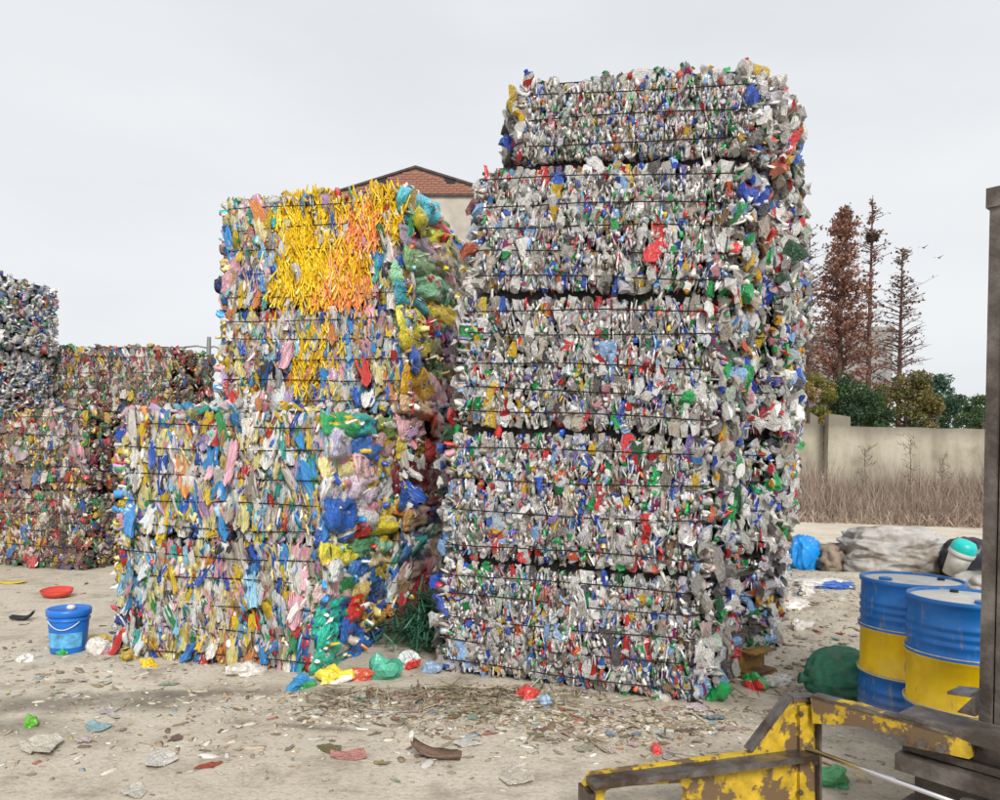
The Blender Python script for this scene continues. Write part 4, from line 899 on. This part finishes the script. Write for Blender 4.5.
# ------------------------------------------------------------ sacks and loose things
def blob(name, c, d, mtl, label, cat, seed, folds=.10, fq=2.2, sub=4, squash=.0, rz=0, box=2.6, bumpn=0, streak=None, color=None):
    """crumpled sack: a superellipsoid with fold ridges, resting on the ground"""
    bm = bmesh.new(); bmesh.ops.create_icosphere(bm, subdivisions=sub, radius=1)
    for v in bm.verts:
        p = v.co.copy(); k = (abs(p.x)**box+abs(p.y)**box+abs(p.z)**box)**(-1/box); q = p*k
        sq = Vector(q) if not streak else Vector((q.x*streak[0], q.y*streak[1], q.z*streak[2]))
        n1 = 1-2*abs(mnoise.noise(sq*fq+Vector((seed, 0, 0)))); n2 = 1-2*abs(mnoise.noise(sq*fq*2.3+Vector((0, seed, 0))))
        q = q*(1+folds*(n1-.5)+folds*.5*(n2-.5)+.10*mnoise.noise(q*1.1+Vector((seed, 5, 0))))
        q.z = max(q.z, -.82)
        v.co = Vector((q.x*d[0]/2, q.y*d[1]/2, (q.z+.82)/1.82*d[2]))
    me = bpy.data.meshes.new(name); bm.to_mesh(me); bm.free(); me.materials.append(mtl); me.polygons.foreach_set('use_smooth', [True]*len(me.polygons))
    o = obj(name, me, None, Matrix.Translation(c) @ Matrix.Rotation(rz, 4, 'Z'), color)
    return tag(o, label, cat) if label else o
def G(px, py, dz=0): x, y = gnd(px, py); return Vector((x, y, gz(x, y)+dz))
M_TARP = simple('dirty_white_sack', (.45, .435, .41), .2, 5, .75, .3, dirt=(.22, .18, .145), dirt_amt=.34, bmp=.5)
M_BLUEBAG = simple('blue_film', (.01, .26, .72), .2, 6, .35, .5)
M_GREENSACK = simple('green_woven_sack', (.045, .20, .125), .2, 26, .7, .3, dirt=(.10, .20, .14), dirt_amt=.3, bmp=.3)
c = G(905, 578); blob('jumbo_sack', (c.x, c.y+.35, c.z-.03), (1.36, .9, .70), M_TARP, 'slumped dirty off white jumbo sack with deep folds behind the drums', 'sack', 3, .15, 1.5, 6, rz=-.15, box=3.2, streak=(.8, .8, 1.7))
c = G(808, 571); bb = blob('blue_bag', (c.x, c.y+.2, c.z-.02), (.52, .42, .50), M_BLUEBAG, 'bright blue plastic bag at the foot of the bottle stack', 'bag', 9, .17, 1.5, 5, rz=.3, streak=(1.6, 1.6, .45))
gs_ = empty('green_sack', (2.34, 5.22, gz(2.34, 5.22)-.02), .2, label='tied green woven sack lying beside the farther drum', cat='sack')
b_ = blob('body', (.04, 0, 0), (.56, .44, .36), M_GREENSACK, None, None, 5, .09, 2.0, 5, box=2.1, streak=(.5, 1.6, 1.6)); b_.parent = gs_
m = MB(); m.tube([(-.19, 0, .15), (-.235, 0, .155), (-.26, 0, .16), (-.30, .01, .17)], [.06, .02, .018, .04], 10); m.build('tied_neck', M_GREENSACK, gs_, True)
c = G(815, 590); blob('film_heap', (c.x+.05, c.y, c.z-.02), (.75, .35, .12), M_FILM, 'pale crumpled film lying below the blue bag', 'film', 21, .3, 3, 4, color=lin('#d8d4cc'))
c = G(783, 622); blob('film_heap', (c.x, c.y, c.z-.02), (.5, .3, .13), M_FILM, 'grey crumpled film on the dirt heap right of the bottle stack', 'film', 22, .3, 3, 4, color=lin('#cfc9c0'))
c = G(848, 572); blob('dirt_lump', (c.x-.1, c.y+.1, c.z-.05), (.62, .5, .42), simple('dry_dirt', (.30, .24, .185), .3, 9, .95, .1, bmp=.5), 'brown lump of dry dirt left of the jumbo sack', 'dirt', 23, .25, 2.4, 4)
# bucket lying behind the drums, black corrugated pipe, dark sheet
M_TEAL = simple('teal_plastic', (.01, .52, .48), .15, 6, .4); M_WHITEP = simple('white_plastic', (.66, .64, .60), .12, 6, .45, dirt=(.45, .42, .37), dirt_amt=.2); M_BLACKP = simple('black_plastic', (.02, .022, .03), .3, 8, .4)
bk = empty('white_bucket', (5.98, 10.0, .0), 0, label='white bucket with a turquoise lid tipped over behind the drums', cat='bucket'); Mb = Matrix.Translation((.0, 0, .36)) @ Matrix.Rotation(math.radians(18), 4, 'X') @ Matrix.Rotation(math.radians(12), 4, 'Y')
m = MB(); m.lathe([(.12, -.20), (.135, .0), (.145, .1)], 24); m.build('body', M_WHITEP, bk, True, Mb); m = MB(); m.lathe([(.152, .1), (.155, .14), (.15, .22), (.11, .275), (.03, .29)], 24); m.build('lid', M_TEAL, bk, True, Mb)
m = MB(); m.lathe([(.158, .085), (.16, .10), (.16, .135), (.158, .14)], 24); m.build('rim', M_WHITEP, bk, True, Mb)
m = MB(); prof = []
for i in range(15): prof += [(.13, i*.06), (.17, i*.06+.015), (.17, i*.06+.04), (.13, i*.06+.055)]
m.lathe(prof, 20); tag(m.build('corrugated_pipe', M_BLACKP, None, True, Matrix.Translation((6.02, 9.45, .30)) @ Matrix.Rotation(math.radians(78), 4, 'Y') @ Matrix.Rotation(.2, 4, 'X')), 'short black corrugated pipe lying behind the nearer drum', 'pipe')
for i, (x, y, z, d) in enumerate(((6.15, 9.55, 0, (.8, .6, .30)), (6.45, 10.5, 0, (.7, .5, .62)))):
    blob(['rubble_heap', 'dark_sheet'][i], (x, y, z-.03), d, [M_TARP, M_BLACKP][i], ['low grey rubble heap under the black pipe behind the drums', 'crumpled dark sheet behind the pipe, beside the mast'][i], ['rubble', 'sheet'][i], 40+i, .2, 2, 4)
# blue bucket with lid on the left
M_BUCK = simple('blue_bucket', (.012, .16, .60), .12, 6, .35, .5); M_LBL = simple('bucket_print', (.10, .36, .62), .5, 16, .45)
bu = empty('blue_bucket', (-3.33, 6.0, gz(-3.33, 6.0)), .2, label='blue plastic bucket with its lid on, standing on the littered ground', cat='bucket')
m = MB(); m.lathe([(.120, 0), (.126, .01), (.143, .245), (.143, .25), (.152, .252), (.152, .262), (.145, .264), (.147, .30)], 36); m.build('body', M_BUCK, bu, True)
m = MB(); m.lathe([(.152, .285), (.158, .288), (.160, .33), (.152, .337), (.140, .337), (.136, .330), (.02, .332)], 36); m.build('lid', M_BUCK, bu, True)
m = MB(); m.lathe([(.03, .331), (.032, .35), (.02, .362)], 14, c=(.02, -.02, 0)); m.build('spout', M_WHITEP, bu, True)
m = MB(); n_ = 18; v = [(rr*math.cos(a), rr*math.sin(a), z) for (z, rr) in ((.05, .1315), (.165, .1395)) for a in [math.radians(-150+120*i/n_) for i in range(n_+1)]]; m.add(v, [(i, i+1, n_+2+i, n_+1+i) for i in range(n_)]); m.build('label', M_LBL, bu, True)
m = MB(); m.tube([(.155*math.cos(a), .155*math.sin(a), .255-.06*math.sin((a+2.4)/1.66*PI)) for a in [math.radians(-140+95*i/14) for i in range(15)]], .004, 6); m.build('handle', M_WHITEP, bu, True)
# single litter one can name
M_RED = simple('red_plastic', (.55, .05, .03), .2, 8, .4); M_YP = simple('yellow_plastic', (.68, .50, .05), .2, 8, .5); M_BARKC = simple('brown_rind', (.17, .115, .08), .35, 14, .9, .2, bmp=.4)
c = G(57, 597); m = MB(); m.lathe([(.13, 0), (.15, .02), (.165, .055), (.155, .058), (.13, .02), (.0, .018)], 26, cap1=False); tag(m.build('red_basin', M_RED, None, True, Matrix.Translation(c+Vector((0, 0, .02))) @ Matrix.Rotation(.14, 4, 'X') @ Matrix.Scale(.85, 4, (0, 1, 0))), 'shallow red plastic lid lying on the ground behind the blue bucket', 'lid')
def curl(name, c, L, W, th, curve, mtl, label, cat, rz=0, group=None, color=None, seed=0):
    r = random.Random(seed); nu, nv = 9, 4; v = []; f = []
    for s in (0, 1):
        for i in range(nu):
            for j in range(nv):
                a = -1+2*i/(nu-1); b = -1+2*j/(nv-1); w = W*(1-.55*a*a)*(1+r.uniform(-.12, .12)); v.append((a*L/2, b*w/2, curve*(a*a*(.6+.4*a))+curve*.4*b*b+s*th+r.uniform(-.1, .1)*th))
    K = nu*nv
    for s in (0, 1):
        for i in range(nu-1):
            for j in range(nv-1):
                q = (s*K+i*nv+j, s*K+(i+1)*nv+j, s*K+(i+1)*nv+j+1, s*K+i*nv+j+1); f.append(q[::-1] if s == 0 else q)
    rim = [i*nv for i in range(nu)]+[(nu-1)*nv+j for j in range(1, nv)]+[i*nv+nv-1 for i in range(nu-2, -1, -1)]+[j for j in range(nv-2, 0, -1)]
    for a, b in zip(rim, rim[1:]+rim[:1]): f.append((a, b, K+b, K+a))
    o = obj(name, mesh(name, v, f, mtl, True), None, Matrix.Translation(c) @ Matrix.Rotation(rz, 4, 'Z'), color); return tag(o, label, cat, group)
curl('curved_rind', G(436, 758), .27, .10, .014, .055, M_BARKC, 'curved dark brown rind lying alone on the bare ground in front', 'debris', 2.9, seed=3)
curl('yellow_scrap', G(12, 583), .30, .16, .008, .02, M_YP, 'flat yellow plastic scrap at the left edge by the brown bales', 'scrap', .1, seed=4)
curl('black_scrap', G(22, 620), .20, .10, .012, .06, M_BLACKP, 'black wedge of plastic left of the blue bucket', 'scrap', .2, seed=5)
# yellow channel piece by the foot of the tall stack
M_RUSTY = simple('rusty_yellow', (.34, .19, .025), .35, 12, .65, .4, dirt=(.10, .055, .03), dirt_amt=.5, bmp=.3); yc = G(757, 680); ych = empty('yellow_channel', (yc.x, yc.y+.12, yc.z+.06), math.radians(38), label='short rusty yellow steel channel leaning at the foot of the bottle stack', cat='channel')
for nm, cc, dd in (('web', (0, 0, .06), (.30, .012, .15)), ('flange', (0, -.055, .128), (.30, .11, .012)), ('flange', (0, -.055, -.018), (.30, .11, .012)), ('base', (0, -.03, -.055), (.34, .16, .05))):
    m = MB(); m.box(cc, dd); m.build(nm, M_RUSTY, ych)
# wads of film with a place of their own
WADS = [(332, 683, .24, '#e8d23a', 'crumpled yellow bag in front of the left stack corner'), (300, 688, .20, '#2f8fc8', 'crumpled sky blue bag at the foot of the left stack corner'), (362, 680, .18, '#c9583a', 'small orange red wad right of the yellow bag'),
        (385, 678, .26, '#4fae92', 'crumpled sea green bag below the green strapping'), (408, 668, .26, '#cfd6d4', 'crumpled clear bag in front of the green strapping'), (430, 672, .16, '#8fa9c8', 'pale blue wad at the left foot of the tall stack'),
        (148, 668, .13, '#e6c21c', 'small bright yellow wad in front of the left stack'), (125, 662, .16, '#b79a3c', 'dull ochre wad beside the bright yellow one'), (62, 655, .13, '#2fae5a', 'small green wad at the foot of the blue bucket'),
        (22, 662, .13, '#e8e6e2', 'small white wad left of the blue bucket'), (92, 644, .20, '#d6b23c', 'yellow bottle wad right of the blue bucket'), (100, 655, .22, '#d8d4cc', 'white wad with the bottle litter right of the blue bucket'),
        (242, 676, .26, '#cfcac2', 'torn grey film in front of the left stack'), (527, 699, .15, '#cc3a34', 'crushed red bottle in front of the tall stack'), (545, 706, .12, '#9db8d4', 'small pale blue wad beside the crushed red bottle'),
        (715, 700, .22, '#1fa052', 'bright green crumpled bottle at the right foot of the tall stack'), (757, 690, .22, '#2f9a4c', 'long green film strip right of the tall stack'), (782, 688, .20, '#c9c5bf', 'crumpled clear bottle right of the green strip'),
        (657, 754, .09, '#e04a4a', 'small red rag on the bare ground behind the clamp arm'), (835, 787, .19, '#4fa46a', 'green leafy film wad below the piston rod'), (29, 727, .10, '#5fae2c', 'lime green wad on the damp stain at the left'),
        (120, 572, .22, '#e8dfc8', 'cream wad by the far left bales'), (806, 616, .2, '#d9d5ce', 'white scrap bag on the dirt heap'), (727, 640, .2, '#c93a3a', 'red crushed bottle by the right end of the bottom bale'),
        (773, 610, .16, '#c7d3dc', 'pale blue scrap on the dirt heap edge'), (660, 700, .16, '#b9b4ab', 'grey crushed bottle under the tall stack'), (800, 640, .18, '#d6d0c8', 'white flattened cup on the dirt heap')]
def crumple(name, c, d, hx, label, cat, seed, rz):
    """crumpled bag: jagged facets, a few points pulled out"""
    r = random.Random(seed); bm = bmesh.new(); bmesh.ops.create_icosphere(bm, subdivisions=3, radius=1); ax = [Vector((r.gauss(0, 1), r.gauss(0, 1), r.gauss(0, .6))).normalized() for _ in range(5)]
    for v in bm.verts:
        p = v.co.normalized(); k = .72+.30*mnoise.noise(p*1.6+Vector((seed, 0, 0)))+r.uniform(-.10, .10)+.14*abs(mnoise.noise(p*4+Vector((0, seed, 0))))
        for q in ax: k += .45*max(0, p.dot(q)-.78)/.22
        q = p*k; v.co = Vector((q.x*d[0]/2, q.y*d[1]/2, max(0, q.z+.35)*d[2]/1.4))
    me = bpy.data.meshes.new(name); bm.to_mesh(me); bm.free(); me.materials.append(M_FILM)
    return tag(obj(name, me, None, Matrix.Translation(c) @ Matrix.Rotation(rz, 4, 'Z'), lin(hx)), label, cat)
for i, (px, py, sz, hx, lb) in enumerate(WADS):
    c = G(px, py); r = random.Random(i+90)
    crumple('plastic_wad', (c.x, c.y+sz*.2, c.z-.004), (sz*1.0, sz*.75, sz*r.uniform(.45, .65)), hx, lb, 'wad', i+60, r.uniform(0, 6))
# green strapping
m = MB(); r = random.Random(77); sx, sy = gnd(418, 655)
for i in range(300):
    rad = abs(r.gauss(0, .19)); a = r.uniform(0, 6.28); p = Vector((rad*math.cos(a)*1.0, rad*math.sin(a)*.55+.28, max(.01, .46*(1-(rad/.46)**1.1)*r.uniform(.1, 1)))); d = Vector((r.gauss(0, 1), r.gauss(0, .5), r.gauss(-.1, .75))).normalized()*r.uniform(.09, .22); bend = Vector((r.gauss(0, .04), r.gauss(0, .03), r.uniform(.0, .07)))
    q = [p-d, p-d*.3+bend, p+d*.3+bend, p+d]; q = [Vector((t.x, t.y, max(.004, t.z))) for t in q]; m.tube(q, .0075, 4, flat=.25)
tag(m.build('strapping_heap', simple('green_strap', (.035, .135, .075), .6, 3, .45), None, False, Matrix.Translation((sx+.02, sy-.05, gz(sx, sy)))), 'tangled heap of dark green plastic strapping between the two stacks', 'strapping')

# flat scraps lying on the yard: the larger ones one by one
SC = []; r = random.Random(5)
def scrap_mesh(seed):
    r = random.Random(seed); n = r.randint(9, 13); out = [(math.cos(2*PI*i/n)*.5*r.uniform(.5, 1.15), math.sin(2*PI*i/n)*.5*r.uniform(.45, 1.05)) for i in range(n)]
    cz = r.uniform(.02, .12); v = [(0, 0, .02), (0, 0, .05)]+[(x, y, cz*(x*1.4)**2+r.uniform(0, .10)) for x, y in out]; v += [(x, y, z+.018) for x, y, z in v[2:]]
    f = [(0, 2+(i+1) % n, 2+i) for i in range(n)]+[(1, 2+n+i, 2+n+(i+1) % n) for i in range(n)]+[(2+i, 2+(i+1) % n, 2+n+(i+1) % n, 2+n+i) for i in range(n)]
    return mesh('flat_scrap', v, f, [M_MATTEO], False)
SM = [scrap_mesh(i) for i in range(14)]
KINDS = [('pale flat scrap of plastic', 'pale scraps', ['#d8d2c6', '#cfc6b6', '#c4b9a6', '#e2ded6'], 130), ('brown flat scrap', 'brown scraps', ['#a8957a', '#8f7c64', '#b8a68c'], 60),
         ('small reddish flat scrap', 'reddish scraps', ['#c07a6a', '#c98f86', '#b85a4a'], 12), ('small bluish flat scrap', 'bluish scraps', ['#a3b4c2', '#8fa9bc', '#b8c8ce'], 14), ('small greenish flat scrap', 'greenish scraps', ['#9ab49a', '#a8bca8'], 8)]
def in_bale(x, y):
    for F, x0, x1, y0, y1 in ((TF, -.05, 2.0, -.03, 6.5), (LF, -.1, 1.9, -.03, 2.6), (KF, -3, 1.3, -.03, 3)):
        dx, dy = x-F.o[0], y-F.o[1]; lx = dx*F.ex[0]+dy*F.ex[1]; ly = dx*F.ey[0]+dy*F.ey[1]
        if x0 < lx < x1 and y0 < ly < y1: return True
    for (cx, cy, rr) in ((2.56, 4.8, .33), (2.51, 4.18, .33), (-3.33, 6.0, .17)):
        if (x-cx)**2+(y-cy)**2 < rr*rr: return True
    return False
def yard_spot(r):
    while True:
        k = r.random()
        if k < .33:
            px, py = r.uniform(0, 1000), 800-240*r.random()**.75; q = gnd(px, max(562, py))
            if mnoise.noise(Vector((q[0]*.9, q[1]*1.6, 4)))+.35*r.random() < .18: continue
        elif k < .6: px, py = r.gauss(440, 80), 690+abs(r.gauss(0, 22))
        elif k < .80: px, py = r.gauss(640, 70), 710+abs(r.gauss(0, 20))
        elif k < .92: px, py = r.uniform(745, 860), r.uniform(565, 690)
        else: px, py = r.uniform(0, 260), 640+abs(r.gauss(0, 60))
        if py > 798 or py < 560 or px < 0 or px > 1000: continue
        x, y = gnd(px, py)
        if not in_bale(x, y): return x, y
def place_of(x, y):
    px = 500+F_PX*x/y
    if y > 8.5: return 'near the far left bales' if x < 0 else 'by the jumbo sack'
    if y > 5.3 and px > 700: return 'on the dirt heap right of the tall stack'
    if px < 115 and y > 5.0: return 'around the blue bucket'
    if y < 4.15: return 'in the %s foreground' % ('left' if px < 280 else 'middle' if px < 560 else 'clamp arm')
    return 'in front of the left stack' if px < 330 else 'in front of the gap between the stacks' if px < 450 else 'in front of the tall stack' if px < 720 else 'between the clamp arm and the drums'
for lb, gp, cs, cnt in KINDS:
    for i in range(cnt):
        x, y = yard_spot(r); sz = r.uniform(.05, .15)*(1.25 if r.random() < .15 else .8); pl = place_of(x, y)
        M_ = Matrix.Translation((x, y, gz(x, y)+.001)) @ Matrix.Rotation(r.uniform(0, 6.28), 4, 'Z') @ Matrix.Diagonal((sz*r.uniform(.8, 1.7), sz*r.uniform(.6, 1), sz*r.uniform(.6, 1.3), 1))
        tag(obj('flat_scrap', r.choice(SM), None, M_, tuple(q*r.uniform(.8, 1.1) for q in lin(r.choice(cs)))), '%s %s' % (lb, pl), 'scrap', '%s %s' % (gp, pl))
# named larger scraps
for px, py, sz, hx, lb in ((162, 761, .24, '#e0dcd4', 'white flat foam sheet lying front left of the bare ground'), (134, 792, .16, '#ded8cc', 'pale round lump at the bottom left'), (40, 748, .3, '#d2cabb', 'wide pale film sheet on the ground at the left'), (100, 728, .18, '#9fc0c4', 'bluish green film scrap by the damp stain'),
                           (520, 778, .26, '#d6cdbd', 'wide pale film sheet lying in front of the tall stack'), (352, 755, .20, '#c98f86', 'long pinkish strip on the bare ground')):
    c = G(px, py); o = obj('film_sheet', SM[int(px) % 14], None, Matrix.Translation(c) @ Matrix.Rotation(px, 4, 'Z') @ Matrix.Diagonal((sz*1.3, sz*.8, sz*.9, 1)), lin(hx)); tag(o, lb, 'scrap')
# crumbs, twigs and strips nobody could count
nn = 5000; P_ = np.array([(*q, 0) for q in (yard_spot(r) for _ in range(nn))]); P_[:, 2] = [gz(x, y)+.002 for x, y, _ in P_]
cc = np.array([lin(h) for h in ('#cfc5b2', '#bcae98', '#a08f78', '#85745f', '#e0dcd4', '#b07a66', '#98a8b4', '#cbbf80')])[rng.choice(8, nn, p=[.27, .26, .2, .1, .12, .02, .02, .01])]*rng.uniform(.7, 1.1, (nn, 1))
th = rng.uniform(0, 6.28, nn); ax = np.stack([np.cos(th), np.sin(th), rng.normal(0, .12, nn)], 1); ax /= np.linalg.norm(ax, axis=1, keepdims=True); az = np.stack([rng.normal(0, .25, nn), rng.normal(0, .25, nn), np.ones(nn)], 1); ay = np.cross(az, ax); ay /= np.linalg.norm(ay, axis=1, keepdims=True); az = np.cross(ax, ay)
sz = rng.gamma(2.0, .010, nn)+.006
b1 = (LOW[2], rotm(az, ay, ax, np.stack([sz*.22, sz*.7, sz*rng.uniform(.8, 1.6, nn)], 1)), P_, cc)
nt_ = 420; r9 = random.Random(9); Q = []
while len(Q) < nt_:
    px, py = r9.gauss(470, 75), 688+abs(r9.gauss(0, 14))
    if r9.random() < .3: px, py = r9.uniform(300, 800), 690+abs(r9.gauss(0, 22))
    x, y = gnd(px, py)
    if not in_bale(x, y): Q.append((x, y, gz(x, y)+r9.random()**2*.05))
Q = np.array(Q); th = rng.uniform(0, 6.28, nt_); ax = np.stack([np.cos(th), np.sin(th), rng.normal(0, .10, nt_)], 1); ax /= np.linalg.norm(ax, axis=1, keepdims=True); az = np.tile(np.array([[0, 0, 1.]]), (nt_, 1)); ay = np.cross(az, ax); ay /= np.linalg.norm(ay, axis=1, keepdims=True); az = np.cross(ax, ay)
cq = np.array([lin(h) for h in ('#b5a68c', '#9a8a70', '#c8bba2', '#83735d', '#a09a7a')])[rng.integers(0, 5, nt_)]*rng.uniform(.7, 1.1, (nt_, 1))
b2 = (LOW[4], rotm(az, ay, ax, np.stack([np.full(nt_, .005), rng.uniform(.008, .02, nt_), rng.uniform(.06, .24, nt_)], 1)), Q, cq)
tag(obj('fine_litter', merge_mesh('fine_litter', [b1, b2], M_MATTE)), 'fine crumbs, twigs and plastic strips strewn over the yard', 'litter', kind='stuff')
